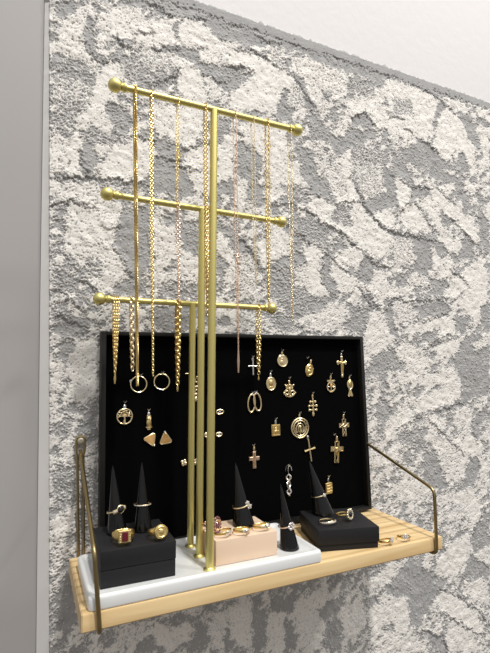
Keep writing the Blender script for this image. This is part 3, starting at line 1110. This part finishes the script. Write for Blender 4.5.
# tilted faceted medal
t = pendant('medal_pendant', 'tilted gold oval medal with a faceted edge, high in the middle of the right half', 'pendant', 299.6, 211, 14)
b = MB(.001); b.prism(circ(8, 1, 7.6, 10.2, PI/8), -2.2, 0, 1.0); b.ring((0, -2.0, 0), 1, .8, n=24, sx=5.2, sz=7.4); b.build('disc', G, t)
b = MB(.001); b.sphere((0, -2, 1.8), 2.4, 10, 7, (1, .5, 1.1)); b.sphere((-.3, -2, -2.8), 3.2, 10, 7, (1, .4, 1.1)); b.build('relief', G, t)
bail(t, 9.6, PG, 6); pin(296.0, 228)

# shield pendant
t = pendant('shield_pendant', 'gold filigree shield pendant with a short cross bar on top', 'pendant', 337.2, 187)
b = MB(.001)
b.prism([(-7.5, 8.5), (7.5, 8.5), (6.5, 5.6), (3.4, 5.0), (3.6, 3), (-3.6, 3), (-3.4, 5.0), (-6.5, 5.6)], -1.8, 0, .4)
b.tube(bend([(-3.4, -1.2, 4), (-6.2, -1.2, 1), (-7.4, -1.2, -3), (-5, -1.2, -7), (0, -1.2, -10.2), (5, -1.2, -7), (7.4, -1.2, -3), (6.2, -1.2, 1), (3.4, -1.2, 4)], 2, 4), 1.1, 7)
for i in range(9):
    a = PI*i/8
    b.sphere((6.8*math.cos(a+PI), -1.2, -3+6.4*math.sin(a+PI)), 1.25, 7, 5)
b.tube([(-5, -1, -2), (5, -1, -2)], .8, 6); b.tube([(0, -1, 4), (0, -1, -9)], .9, 6)
b.build('openwork', PG, t)
b = MB(.001); b.sphere((0, -1.6, -.4), 2.4, 10, 7, (1, .7, 1.5)); b.build('figure', M['amber'], t)
bail(t, 8.2, PG, 6.5); pin(337.2, 203)

# crucifix with flared ends
t = pendant('crucifix_pendant', 'yellow gold crucifix with budded arms in the top right corner', 'pendant', 359.2, 215)
b = MB(.001); b.prism(cross_out(15, 29, 4.0, .27), -1.8, 0, .5)
for c in ((-7.6, 6.7), (7.6, 6.7), (0, 14.5), (0, -14)): b.sphere((c[0], -1, c[1]), 2.5, 9, 7, (1, .55, 1))
for s in (-1, 1):
    for q in (-2.1, 2.1): b.sphere((s*7.2, -1, 6.7+q), 1.7, 8, 6, (1, .6, 1))
b.build('cross', PG, t)
b = MB(.001); b.tube([(0, -2.2, -8), (.5, -2.6, 0), (0, -2.4, 6)], [.9, 1.5, 1.3], 7); b.sphere((0, -2.6, 8), 1.4, 8, 6)
b.tube([(-5.6, -2.2, 7.6), (0, -2.4, 6), (5.6, -2.2, 7.6)], .8, 6); b.build('figure', G, t)
bail(t, 15, SV, 6); pin(359.2, 238)

# ribbon-shaped medal
t = pendant('medal_pendant', 'gold medal with oval head and flared tail at the right rim of the board', 'pendant', 372.5, 182)
b = MB(.001)
b.prism([(5.6*math.sin(a)*1.0, 5.5+7.6*math.cos(a)) for a in [2.55*(-1+2*i/16) for i in range(17)]] + [(2.4, -3.4), (3, -6), (5.2, -11.5), (3, -13), (0, -11.6), (-2.6, -13.4), (-4.8, -11.8), (-2.6, -6), (-2.2, -3.4)], -1.8, 0, .4)
b.ring((0, -1.6, 5.5), 1, .7, n=20, sx=5.2, sz=7)
b.build('body', PG, t)
b = MB(.001); b.sphere((0, -1.8, 6), 3.4, 10, 8, (.9, .4, 1.4)); b.tube([(0, -1.8, -3), (0, -1.8, -9.5)], [1.3, 2.2], 7); b.build('relief', G, t)
bail(t, 12.6, PG, 5); pin(372.5, 200)

# pair of oval hoops
for k, (du, dv, tl, lab) in enumerate(((-4.6, -.5, 6, 'left one of the overlapping pale gold oval hoop earrings'), (4.0, .8, -8, 'right one of the overlapping pale gold oval hoop earrings'))):
    t = pendant('hoop_earring', lab, 'earring', 206.7+du, 167+dv, tl)
    b = MB(.001); b.ring((0, -1.4-k*1.2, 0), 1, 1.15, n=28, sx=5.4, sz=12.2); b.build('hoop', PG, t)
    b = MB(.001); b.sphere((0, -1.4-k*1.2, 12.2), 1.6, 8, 6, (1, 1, 1.4)); b.build('catch', SV, t)
pin(204.5, 180); pin(209, 181)

# cross with three pairs of arms
t = pendant('cross_pendant', 'gold cross with three stacked pairs of leaf-shaped arms', 'pendant', 303.3, 158)
b = MB(.001); b.tube([(0, -1.1, 11), (0, -1.1, -13)], 1.3, 7)
for z, w in ((6, 4.4), (0, 6.6), (-6, 6.0)):
    b.tube([(-w, -1.1, z), (w, -1.1, z)], 1.15, 7)
    for s in (-1, 1): b.sphere((s*w, -1.1, z), 1.9, 8, 6, (1, .6, 1.1)); b.sphere((s*w*.6, -1.1, z+.3), 1.4, 7, 5, (1, .6, 1))
b.sphere((0, -1.1, -12), 2.4, 8, 6, (.9, .6, 1.4))
b.build('cross', PG, t)
bail(t, 10.8, PG, 6); pin(303.3, 176)

# medallion of nested rings
t = pendant('medallion_pendant', 'large openwork medallion of nested oval rings, the biggest round pendant', 'pendant', 279.4, 127.5)
b = MB(.001)
b.ring((0, -1.2, 0), 1, 1.2, n=36, sx=14.2, sz=13.8); b.ring((0, -1.2, -.2), 1, .95, n=32, sx=10.8, sz=10.8)
for i in range(16):
    a = 2*PI*i/16; b.tube([(10.8*math.cos(a), -1.1, 10.8*math.sin(a)), (14.0*math.cos(a+.18), -1.1, 13.6*math.sin(a+.18))], .6, 5)
b.build('frame', PG, t)
b = MB(.001)
b.tube([(6.2*math.cos(a), -1.2, -1+7.6*math.sin(a)) for a in [-.9+(PI+1.8)*i/20 for i in range(21)]], .9, 6)
b.tube([(3.2*math.cos(a), -1.2, -1.5+4.8*math.sin(a)) for a in [-1.1+(PI+2.2)*i/16 for i in range(17)]], .8, 6)
b.sphere((0, -1.4, 1.2), 1.5, 8, 6); b.tube([(0, -1.3, 0), (.6, -1.3, -4), (0, -1.3, -9.5)], [1.1, 1.6, 1.0], 7)
for s in (-1, 1): b.tube([(s*6, -1.2, -6), (s*8.4, -1.2, -3), (s*8.6, -1.2, 2)], .8, 6)
b.build('figure', PG, t)
bail(t, 13.4, PG, 6.5); pin(279.4, 148)

# small rectangular plaque
t = pendant('plaque_pendant', 'small yellow gold rectangular plaque pendant left of the large medallion', 'pendant', 239.6, 127)
b = MB(.001); b.prism([(-6.4, -8), (6.4, -8), (7, -7), (7, 7), (6.4, 8), (-6.4, 8), (-7, 7), (-7, -7)], -1.7, 0, .4)
b.tube([(-5.6, -1.8, -6.6), (5.6, -1.8, -6.6), (5.6, -1.8, 6.6), (-5.6, -1.8, 6.6)], .6, 6, True); b.build('plate', G, t)
b = MB(.001); b.sphere((0, -1.6, 2), 2.0, 9, 6, (1, .5, 1)); b.sphere((-.4, -1.6, -2.4), 3.2, 10, 7, (1, .4, 1)); b.sphere((3.2, -1.6, -1), 1.2, 7, 5); b.build('relief', G, t)
bail(t, 7.8, SV, 6.5); pin(239.6, 142)

# openwork cross
t = pendant('cross_pendant', 'pale gold openwork cross with an outlined frame below the crucifix at right', 'pendant', 357.8, 123)
b = MB(.001); b.tube([(x, -1.2, z) for x, z in cross_out(17, 25, 6.0, .36)], .95, 7, True)
b.tube([(-2.4, -1.2, -11), (2.2, -1.2, -4), (-2.2, -1.2, 2), (2.4, -1.2, 10)], .7, 6); b.tube([(2.4, -1.2, -11), (-2.2, -1.2, -4), (2.2, -1.2, 2), (-2.4, -1.2, 10)], .7, 6)
b.tube([(-7.5, -1.2, 1.4), (0, -1.2, 5.8), (7.5, -1.2, 1.4)], .7, 6); b.tube([(-7.5, -1.2, 5.6), (0, -1.2, 1.2), (7.5, -1.2, 5.6)], .7, 6)
b.build('cross', PG, t)
bail(t, 12.4, PG, 7); pin(357.8, 144)

# solid cross
t = pendant('cross_pendant', 'thick solid gold cross with a slit down its stem, low left of the braided earring', 'pendant', 204.5, 89)
b = MB(.001)
b.prism(cross_out(16, 23, 5.4, .42), -2.2, 0, .8); b.build('cross', RG, t)
b = MB(.001); b.tube(bend([(1.2, -2.6, -10), (-.4, -2.9, -4), (1.0, -2.9, 4), (-.6, -2.6, 10)], 2, 4), .8, 6); b.build('ribbon', PG, t)
bail(t, 11, PG, 7); pin(203.5, 108)

# slender cross just under the medallion
t = pendant('cross_pendant', 'slender pale gold cross leaning right, directly below the large medallion', 'pendant', 294.4, 95.5, -7)
b = MB(.001); b.tube([(0, -1.2, -17), (0, -1.2, 15)], 1.35, 8); b.tube([(-9.2, -1.2, -.5), (9.2, -1.2, 1)], [1.8, 1.3], 8) if False else b.tube([(-9.2, -1.2, -.5), (0, -1.2, .2), (9.2, -1.2, 1)], [1.8, 1.3, 1.8], 8)
b.build('cross', PG, t)
bail(t, 14.4, SV, 6, 2.6)

# two-layer cross
t = pendant('cross_pendant', 'chunky gold cross with a curling ribbon on its stem, right of the slender leaning cross', 'pendant', 342, 88, 5)
b = MB(.001); b.tube([(x, -1.4, z) for x, z in cross_out(22, 31, 6.4, .36)], 1.1, 7, True)
b.prism(cross_out(20, 8, 4.4, .5), -2.0, 0, .5, Matrix.Translation((0, 0, 4.4)))
b.build('cross', PG, t)
b = MB(.001); b.tube(bend([(0, -2.6, 13), (1.6, -2.8, 6), (-1.6, -2.8, -1), (1.8, -2.8, -8), (0, -2.4, -14)], 3, 5), 1.3, 7); b.sphere((0, -2.4, 4.4), 2.6, 9, 7, (1, .5, 1)); b.build('ribbon', G, t)
bail(t, 14.6, PG, 8, 3); pin(338.6, 113)

# braided drop earring
t = pendant('drop_earring', 'braided silver drop earring on an open wire hook', 'earring', 257.2, 53)
b = MB(.001)
for k in range(2):
    b.tube([((3.6-.8*i/32)*math.sin(2*PI*(i/32*1.5+k/2)), -2.0+.9*math.cos(4*PI*(i/32*1.5+k/2)+k*PI), 12-29*i/32) for i in range(33)], .95, 6)
    b.tube([((2.0-.4*i/32)*math.sin(2*PI*(i/32*1.5+k/2)), -2.0+.9*math.cos(4*PI*(i/32*1.5+k/2)+k*PI), 12-29*i/32) for i in range(33)], .6, 6)
b.sphere((.4, -2, -17.4), 1.4, 8, 6); b.build('braid', SV, t)
b = MB(.001); b.tube([(0, -2, 12), (-.6, -2, 17), (0, -2, 21.5), (2.6, -2, 23.4), (4.6, -2, 21), (5.6, -2, 16)], .6, 6); b.tube([(-3, -1.6, 23), (-4.6, -1.2, 16)], .4, 5); b.build('hook', SV, t)
pin(256, 76)

# small gold bar pendant partly behind the right finger cone
t = pendant('bar_pendant', 'yellow gold block pendant just behind the tip of the right-hand ring cone', 'pendant', 325, 37)
b = MB(.001); b.prism([(-5.6, -8), (4.4, -8), (6.4, -5.6), (6.4, 7.6), (3.6, 8.6), (-5.6, 7.6)], -2.4, 0, .7); b.build('plate', G, t)
b = MB(.001)
for z in (-4, 0, 4): b.tube([(-4, -2.5, z), (4.4, -2.5, z+.8)], .6, 6)
b.build('relief', G, t)
bail(t, 8, SV, 6.5); pin(325, 53)

# tree of life
t = pendant('tree_pendant', 'round openwork pendant with a spreading tree inside, at the left of the board', 'pendant', 28.4, 158)
b = MB(.001); b.ring((0, -1.2, 0), 9.2, .8, n=32); b.build('hoop', PG, t)
b = MB(.001)
b.tube([(-.2, -1.2, -8.8), (.2, -1.2, -3), (0, -1.2, .5)], [1.9, 1.1, 1.0], 7)
rr = random.Random(3)
for i in range(9):
    a = math.radians(-8+196*i/8)
    e1 = Vector((5.0*math.cos(a), -1.2, .8+4.6*math.sin(a))); e2 = Vector((8.3*math.cos(a), -1.2, .4+7.6*math.sin(a)))
    b.tube([(0, -1.2, -.6), e1*.55, e1, e2], [.7, .6, .5, .4], 5)
    for q in (e1, e2*.93, (e1+e2)/2+Vector((rr.uniform(-1.2, 1.2), 0, rr.uniform(-1, 1)))): b.sphere(q, .95, 6, 5, (1, .5, .8))
for s in (-1, 1): b.tube([(0, -1.2, -7.6), (s*3.2, -1.2, -8.4)], .9, 5)
b.build('tree', PG, t)
bail(t, 9, SV, 5, 2.6); pin(28.4, 174.5)

# owl
t = pendant('owl_pendant', 'tiny golden owl pendant perched on a bar, right of the tree pendant', 'pendant', 58.2, 149)
b = MB(.001); b.sphere((0, -1.8, -.5), 3.5, 12, 9, (1, .6, 1.6)); b.sphere((0, -2, 5), 3.1, 10, 8, (1.1, .7, .9))
for s in (-1, 1): b.sphere((s*1.9, -1.8, 7.4), .8, 6, 5, (1, 1, 1.6))
b.build('body', G, t)
b = MB(.001)
for s in (-1, 1): b.ring((s*1.4, -4.2, 5.2), 1.0, .3, n=10)
b.build('eyes', PG, t)
b = MB(.001); b.tube([(-3.8, -1.5, -6.2), (3.8, -1.5, -6.2)], 1.0, 7); b.tube([(-2, -1.5, -8.4), (2, -1.5, -8.4)], 1.1, 7); b.build('perch', PG, t)
bail(t, 7.4, SV, 5, 2.4); pin(58.2, 163.5)

# pair of triangular earrings
def tri_earring(u, v, ang, lab):
    t = pendant('triangle_earring', lab, 'earring', u, v, ang)
    pts = []
    for k in range(3):
        a = PI/2+2*PI*k/3
        for q in (-.22, 0, .22): pts.append((8.3*math.cos(a+q*.9)*(1 if q == 0 else .93), 8.3*math.sin(a+q*.9)*(1 if q == 0 else .93)))
    b = MB(.001); b.prism(pts, -2.4, 0, .8); b.build('stone', M['amber'], t)
    b = MB(.001); b.tube([(x, -1.6, z) for x, z in pts], .6, 6, True); b.build('rim', PG, t)
    return t
t = tri_earring(60.5, 128, -84, 'amber gold triangular earring pointing left'); b = MB(.001); b.sphere((-7.2, -1.6, -5), 1.7, 8, 6); b.build('bead', SV, t)
t = tri_earring(79.5, 126.5, -6, 'amber gold triangular earring pointing up'); b = MB(.001); b.sphere((0, -1.6, 9.4), 1.7, 8, 6); b.build('bead', SV, t)

# thin round hoops
for u, v, a, lab in ((45.6, 196.8, 100, 'thin round hoop earring surrounding the end of the rope chain'), (75.1, 199.2, 0, 'thin round hoop earring with its pin open, right of the rope chain')):
    t = pendant('hoop_earring', lab, 'earring', u, v)
    b = MB(.001); b.ring((0, -1.2, 0), 10.0, .75, n=36); b.build('hoop', PG, t)
    b = MB(.001)
    if a: b.tube([(-7.6, -1.4, 6.6), (-11, -1.4, 4.6), (-10.4, -1.4, 2)], .6, 6); b.sphere((-10, -1.4, 4), 1.1, 8, 6)
    else: b.tube([(-9.4, -1.4, -4.6), (-6, -1.4, -8.4), (2, -1.4, -11)], .6, 6); b.sphere((-9.2, -1.4, -4.2), 1.2, 8, 6)
    b.build('catch', SV, t)
pin(48, 207.5); pin(76, 210)

# studs near the poles
def clover(u, v, lab):
    t = pendant('clover_stud', lab, 'earring', u, v)
    b = MB(.001)
    for k in range(4): b.sphere((2.5*math.cos(PI/4+PI/2*k+.3), -1.5, 2.5*math.sin(PI/4+PI/2*k+.3)), 2.3, 9, 7, (1, .6, 1))
    b.build('petals', PG, t)
    b = MB(.001); b.gem((0, -2.9, 0), 1.3); b.build('stone', M['diamond'], t)
clover(103.6, 95.4, 'four-petal gold stud left of the shortest pole'); clover(119.8, 95.2, 'four-petal gold stud showing between the shortest and middle poles')
def drop(u, v, lab):
    t = pendant('drop_earring', lab, 'earring', u, v)
    b = MB(.001)
    for k, (x, z, q) in enumerate(((0, 11, 2.2), (-.8, 6, 2.6), (.6, 1, 2.2), (-.6, -4, 2.0), (-1.4, -9, 1.7))):
        b.ring((x, -1.6, z), q, .7, n=12, sz=1.25)
    b.build('links', RG, t)
    b = MB(.001); b.sphere((-1.6, -1.6, -14), 1.9, 9, 7, (1, .7, 1.6)); b.build('pearl', PG, t)
    b = MB(.001); b.sphere((0, -1.8, 15), 2.1, 9, 7); b.build('top_bead', G, t)
drop(122.3, 189, 'linked rose gold drop earring showing between the shortest and middle poles')
def stud(u, v, lab, w, h):
    t = pendant('stud_earring', lab, 'earring', u, v)
    b = MB(.001); b.ring((0, -1.4, 0), 1, .9, n=16, sx=w/2-.9, sz=h/2-.9); b.build('loop', PG, t)
    b = MB(.001); b.gem((0, -1.6, 0), 1.5); b.build('stone', M['diamond'], t)
stud(154.5, 157, 'small pale looped stud right of the tall pole, upper one', 12, 7.6); stud(152.6, 127.4, 'small pale looped stud right of the tall pole, lower one', 10, 6.6); stud(134.8, 128, 'small pale stud showing between the middle and tall poles', 7, 6.6)
t = pendant('stud_earring', 'tiny pale bar stud left of the shortest pole', 'earring', 108.8, 209)
b = MB(.001); b.tube([(-2.4, -1.2, 0), (2.4, -1.2, 0)], .6, 6); b.build('bar', PG, t); b = MB(.001); b.sphere((2.6, -1.2, 0), .9, 8, 6); b.build('bead', PG, t)

# ------------------------------------------------------------------ boxes
zt = TRAY_Z
t = thing('gift_box', 'tall black card box with a lid on the left of the white tray', 'box', (.0554, -.0872, zt+.0002), (0, 0, math.radians(-1.2)), 'black card boxes')
b = MB(); b.box((-.0362, -.0365, 0), (.0362, .0365, .0162), .0006); b.build('base', M['black_card'], t)
b = MB(); b.box((-.0366, -.0369, .0166), (.0366, .0369, .0342), .0007); b.build('lid', M['black_card'], t)
LB = zt+.0002+.0342
b = MB(); b.box((.1348, -.1231, zt+.0002), (.2083, -.0660, .0358), .0009)
tag(b.build('riser_block', M['beige']), 'beige card block carrying three gold rings right of the tall pole', 'riser')
BB = .0358
t = thing('gift_box', 'flat black card box with an overhanging lid on the bare wood at right', 'box', (.3140, -.0900, .0002), (0, 0, math.radians(-15)), 'black card boxes')
b = MB(); b.box((-.0372, -.0370, 0), (.0372, .0370, .0085), .0006); b.build('base', M['black_card'], t)
b = MB(); b.box((-.0386, -.0384, .0075), (.0386, .0384, .0250), .0007); b.build('lid', M['black_card'], t)
RB = .0252

# ------------------------------------------------------------------ finger cones
def cone(x, y, z, r, dx, h, label):
    b = MB()
    vs, fs, n = [], [], 36
    tip = Vector((dx, r*.75, h))
    prof = [(0.9, 0.0), (1.0, .006), (1.0, .03)] + [(1-(k/12)*.93, k/12) for k in range(1, 12)] + [(.05, .975), (.022, 1.0)]
    for q, k in prof:
        for j in range(n):
            a = 2*PI*j/n
            vs.append((tip.x*k+q*r*math.cos(a), tip.y*k+q*r*math.sin(a), h*k))
    m = len(prof)
    for i in range(m-1):
        for j in range(n):
            k = (j+1) % n
            fs.append((i*n+j, i*n+k, (i+1)*n+k, (i+1)*n+j))
    fs.append(tuple(range(n-1, -1, -1))); fs.append(tuple((m-1)*n+j for j in range(n)))
    b.add(vs, fs)
    o = b.build('ring_cone', M['black_gloss'])
    o.location = (x, y, z+.0001)
    return tag(o, label, 'ring cone', 'black ring cones')
CON = [(.0412, -.0787, LB, .0106, -.0050, .0685, 'black ring cone on the tall black box wearing the dark-stone ring, leftmost cone'),
       (.0673, -.0814, LB, .0098, -.0005, .0700, 'black ring cone on the tall black box wearing a thin plain pave band'),
       (.1822, -.0900, BB, .0129, -.0058, .0690, 'black ring cone standing on the beige block'),
       (.2299, -.1130, zt, .0111, -.0066, .0712, 'black ring cone standing on the right end of the white tray'),
       (.3088, -.0673, RB, .0146, -.0140, .0672, 'black ring cone on the flat black box, tipping left, rightmost cone')]
for c in CON: cone(*c)
def cone_at(i, f):
    x, y, z, r, dx, h, _ = CON[i]
    return Vector((x+dx*f, y+r*.75*f, z+h*f)), r*(1-.93*f)

# ------------------------------------------------------------------ rings
def band(b, R, wf, tf, n=48):
    """ring about z; wf(a) half height, tf(a) thickness at angle a; the head sits at a = -90 deg"""
    m = 8
    vs, fs = [], []
    for i in range(n):
        a = 2*PI*i/n
        w, t = wf(a), tf(a)
        for j in range(m):
            q = 2*PI*j/m
            rr_ = R + t*(.5+.5*math.cos(q)); z = w*math.sin(q)
            vs.append((rr_*math.cos(a), rr_*math.sin(a), z))
    for i in range(n):
        for j in range(m):
            k, l = (i+1) % n, (j+1) % m
            fs.append((i*m+j, k*m+j, k*m+l, i*m+l))
    return b.add(vs, fs)
def head(a):
    """1 at the head (a = -90 deg), falling to 0 at the back"""
    d = math.atan2(math.sin(a+PI/2), math.cos(a+PI/2))
    return math.exp(-(d/.75)**2)
def ring_thing(label, loc, rz=0.0, tilt=0.0, roll=0.0):
    rot = Matrix.Rotation(rz, 3, 'Z') @ Matrix.Rotation(tilt, 3, 'X') @ Matrix.Rotation(roll, 3, 'Y')
    return thing('ring', label, 'ring', loc, rot, 'rings laid out on the boxes and shelf')

# signet with a red stone, lying on the tall box
RZ = math.radians(2)
t = ring_thing('heavy gold signet ring with a rectangular dark red stone on the tall black box', (.0422, -.1050, LB+.0074), math.radians(-4), math.radians(-8))
b = MB(.00113); band(b, 8.6, lambda a: 2.8+3.6*head(a), lambda a: 1.3+1.6*head(a)); b.prism([(-5.4, -5.2), (5.4, -5.2), (5.4, 5.2), (-5.4, 5.2)], -13.0, -9, .7); b.build('band', G, t)
b = MB(.00113); b.box((-2.6, -13.9, -4.0), (2.6, -12, 4.0), .7, 1); b.build('stone', M['garnet'], t)
b = MB(.00113)
for s in (-1, 1):
    for k in range(5): b.sphere((s*4.1, -12.9, -4.2+2.1*k), .75, 6, 5)
b.build('pave', PG, t)
# round signet
t = ring_thing('gold signet ring with a round engraved face on the tall black box', (.0762, -.1090, LB+.0066), math.radians(2), math.radians(-14))
b = MB(.0011); band(b, 8.4, lambda a: 1.9+3.6*head(a), lambda a: 1.2+1.4*head(a)); b.build('band', G, t)
b = MB(.0011); b.prism(circ(20, 6.2), -12.4, -9, .7); b.ring((0, -12.3, 0), 4.6, .5, n=20); b.sphere((0, -12.3, 0), 2.6, 10, 7, (1, .3, 1)); b.sphere((-1.8, -12.3, 1.8), 1, 6, 5); b.build('face', G, t)

# rings on the cones
def cone_ring(i, f, label, material, R, r, tilt, roll, rz, build_head, nm='setting'):
    c, cr_ = cone_at(i, f)
    rot = Matrix.Rotation(tilt, 3, 'X') @ Matrix.Rotation(roll, 3, 'Y')
    off = R-r-cr_
    o = thing('ring', label, 'ring', c+rot @ Vector((0, off*.9, 0)), rot, 'rings worn on the black cones')
    b = MB(); b.ring((0, 0, 0), R, r, (0, 0, 1), 40, 7); b.build('band', material, o)
    build_head(o, -R, rz)
    return o
def head_dark(o, y, rz):
    R4 = Matrix.Rotation(rz, 4, 'Z')
    b = MB(); b.box((-.0072, y-.0014, -.0021), (.0072, y+.0006, .0021), .0006, mx=R4); b.ring((.0012, y-.0014, 0), .0037, .0007, n=18, mx=R4); b.build('setting', PG, o)
    b = MB(); b.sphere((.0012, y-.0022, 0), .0034, 12, 8, (1, .5, .9), R4); b.build('stone', M['onyx'], o)
    b = MB()
    for x in (-.0055, -.0035, .0058): b.gem(R4 @ Vector((x, y-.0016, 0)), .0010)
    b.build('side_stones', M['diamond'], o)
cone_ring(0, .35, 'pale gold ring with an oval black stone on the leftmost cone', PG, .0088, .0010, math.radians(-6), math.radians(-17), math.radians(14), head_dark)
def head_pave(o, y, rz):
    b = MB()
    for k in range(11):
        a = -PI/2+math.radians(-62+124*k/10)
        b.gem((-y*1.09*math.cos(a), -y*1.09*math.sin(a), 0), .00075, (math.cos(a), math.sin(a), 0))
    b.build('pave', M['diamond'], o)
cone_ring(1, .38, 'thin straight diamond-set band on the second cone of the tall black box', PG, .0086, .0009, math.radians(-3), math.radians(1), 0, head_pave)
def head_flowers(o, y, rz):
    b = MB(); g = MB()
    for (x, z, s) in ((.0052, .0022, 1.0), (.0068, -.0022, 1.15)):
        for k in range(5):
            a = 2*PI*k/5+.3
            g.gem((x+.0018*s*math.cos(a), y*.72-.001, z+.0018*s*math.sin(a)), .0011*s)
        b.sphere((x, y*.72-.0014, z), .0010*s, 8, 6)
    g.build('petals', M['diamond'], o); b.build('setting', PG, o)
cone_ring(2, .32, 'pale ring with two small stone flowers on the cone above the beige block', PG, .0100, .0007, math.radians(-2), math.radians(-12), 0, head_flowers)
def head_cluster(o, y, rz):
    R4 = Matrix.Rotation(rz, 4, 'Z')
    g = MB(); b = MB()
    for k in range(6):
        a = 2*PI*k/6
        g.gem(R4 @ Vector((.0034*math.cos(a), y-.0016, .0030*math.sin(a))), .0016)
    b.ring((0, y-.0006, 0), .0034, .0010, n=18, sz=.9, mx=R4); b.sphere((0, y-.0012, 0), .0013, 8, 6, mx=R4)
    g.build('cluster', M['diamond'], o); b.build('setting', RG, o)
cone_ring(3, .36, 'ring with a round cluster of clear stones on the cone at the tray end', RG, .0088, .0008, math.radians(-4), math.radians(-12), math.radians(8), head_cluster)
def head_solitaire(o, y, rz):
    R4 = Matrix.Rotation(rz, 4, 'Z')
    b = MB(); b.ring((0, y-.0010, 0), .0020, .0006, n=12, mx=R4); b.build('setting', PG, o)
    b = MB(); b.gem(R4 @ Vector((0, y-.0016, 0)), .0024); b.build('stone', M['diamond'], o)
cone_ring(4, .36, 'solitaire ring on the rightmost cone', PG, .0096, .0009, math.radians(-6), math.radians(-13), math.radians(8), head_solitaire)

# rings on the beige block
t = ring_thing('upright oval cluster ring with purple stones, half behind the tall pole', (.1385, -.0960, BB+.0092), math.radians(28), math.radians(-4))
b = MB(.001); band(b, 7.2, lambda a: 1.6+1.4*head(a), lambda a: 1.1, 36); b.build('band', RG, t)
b = MB(.001); b.ring((0, -10.2, 0), 1, 1.0, n=26, sx=5.6, sz=8.4); b.prism(circ(20, 1, 5.4, 8.2), -10.0, -7.8, .3); b.build('setting', RG, t)
b = MB(.001)
for k in range(14): b.gem((5.5*math.cos(2*PI*k/14), -10.8, 8.2*math.sin(2*PI*k/14)), 1.5)
b.build('halo_stones', M['amethyst'], t)
b = MB(.001); b.gem((0, -10.4, 0), 3.0, sx=.85, sz=1.3, n=12); b.build('centre_stone', M['amethyst'], t)
b = MB(.001); b.ring((0, -10.7, 0), 1, .8, n=22, sx=4.0, sz=5.6); b.build('inner_halo', PG, t)

def lying_ring(label, x, y, z, rz, material, R=8.8, w=1.8, fam='dia', tilt=-10):
    t = ring_thing(label, (x, y, z+(R+1.3)*.001*math.sin(math.radians(abs(tilt)))+(w+.5)*.001), math.radians(rz), math.radians(tilt))
    b = MB(.001); band(b, R, lambda a: w*(.75+.5*head(a)), lambda a: 1.25, 40); b.build('band', material, t)
    return t
t = lying_ring('gold ring with a diamond-set crossover front, on the beige block next to the tall pole', .1475, -.1105, BB, 38, G)
b = MB(.001)
for k in range(9):
    a = -PI/2+math.radians(-40+80*k/8)
    for s in (-1, 1): b.gem((10.1*math.cos(a), 10.1*math.sin(a), s*(.3+1.5*abs(k-4)/4)), .85, (math.cos(a), math.sin(a), .3))
b.build('pave', M['diamond'], t)
t = lying_ring('gold ring with a pointed pear-shaped drop at the middle of the beige block front', .1692, -.1135, BB, 5, G)
b = MB(.001)
for k in range(5): b.gem((-3.2+1.6*k, -10.4, .9-.4*abs(k-2)), 1.25)
b.build('cluster', M['diamond'], t)
b = MB(.001); b.gem((0.2, -10.9, -.8), 2.0, sx=1, sz=1.1); b.prism([(-2.4, 1), (2.4, 1), (1.2, -2.2), (0.2, -4.2), (-.9, -2.2)], -11.4, -9.8, .3); b.build('drop', RG, t)
t = lying_ring('gold ring with a clear oval stone at the right end of the beige block', .1942, -.1110, BB, 20, G)
b = MB(.001); b.ring((0, -10.4, .2), 1, .7, n=16, sx=3.0, sz=2.4); b.build('setting', PG, t)
b = MB(.001); b.gem((0, -10.8, .2), 2.6, sx=1.1, sz=.9); b.build('stone', M['diamond'], t)
b = MB(.001)
for s in (-1, 1):
    for k in range(3):
        a = -PI/2+s*math.radians(22+10*k); b.gem((10.1*math.cos(a), 10.1*math.sin(a), 0), .8, (math.cos(a), math.sin(a), 0))
b.build('side_stones', M['diamond'], t)

# rings on the flat black box
t = lying_ring('gold eternity band set with a row of clear stones, on the flat black box', .2905, -.1012, RB, 8, PG, 9.2, 1.4, tilt=-6)
b = MB(.001)
for k in range(13):
    a = -PI/2+math.radians(-75+150*k/12); b.gem((10.7*math.cos(a), 10.7*math.sin(a), 0), 1.15, (math.cos(a), math.sin(a), .15))
b.build('pave', M['diamond'], t)
t = ring_thing('gold ring with a sunflower halo round a dark stone, on the flat black box', (.3185, -.0965, RB+.0066), math.radians(16), math.radians(-10))
b = MB(.001); band(b, 8.4, lambda a: 1.1, lambda a: 1.1, 36); b.build('band', G, t)
b = MB(.001)
for k in range(12): b.sphere((5.2*math.cos(2*PI*k/12), -10.6, 5.8*math.sin(2*PI*k/12)), 1.5, 8, 6)
b.prism(circ(16, 4.4), -11.2, -9.4, .4); b.build('halo', PG, t)
b = MB(.001)
for k in range(12): b.gem((4.6*math.cos(2*PI*k/12+.26), -11.6, 5.2*math.sin(2*PI*k/12+.26)), 1.0)
b.build('halo_stones', M['diamond'], t)
b = MB(.001); b.sphere((0, -11.6, 0), 2.7, 12, 8, (1, .6, 1.15)); b.build('centre_stone', M['onyx'], t)

# the pair of flower rings on the bare wood
for x, y, rz, lab in ((.3562, -.1292, 20, 'left of the two gold flower rings on the wood, beside the flat black box'),
                      (.3870, -.1290, -30, 'right of the two gold flower rings on the wood, nearest the bracket')):
    t = lying_ring(lab, x, y, 0, rz, G, 7.6, 1.5, tilt=-12)
    b = MB(.001)
    for k in range(6): b.gem((2.6*math.cos(PI/3*k), -10.0, .8+2.4*math.sin(PI/3*k)), 1.35)
    b.build('petals', M['diamond'], t)
    b = MB(.001); b.gem((0, -10.4, .8), 1.4); b.build('centre_stone', M['diamond'], t)
    b = MB(.001); b.ring((0, -9.4, .8), 2.7, .7, n=16); b.build('setting', G, t)
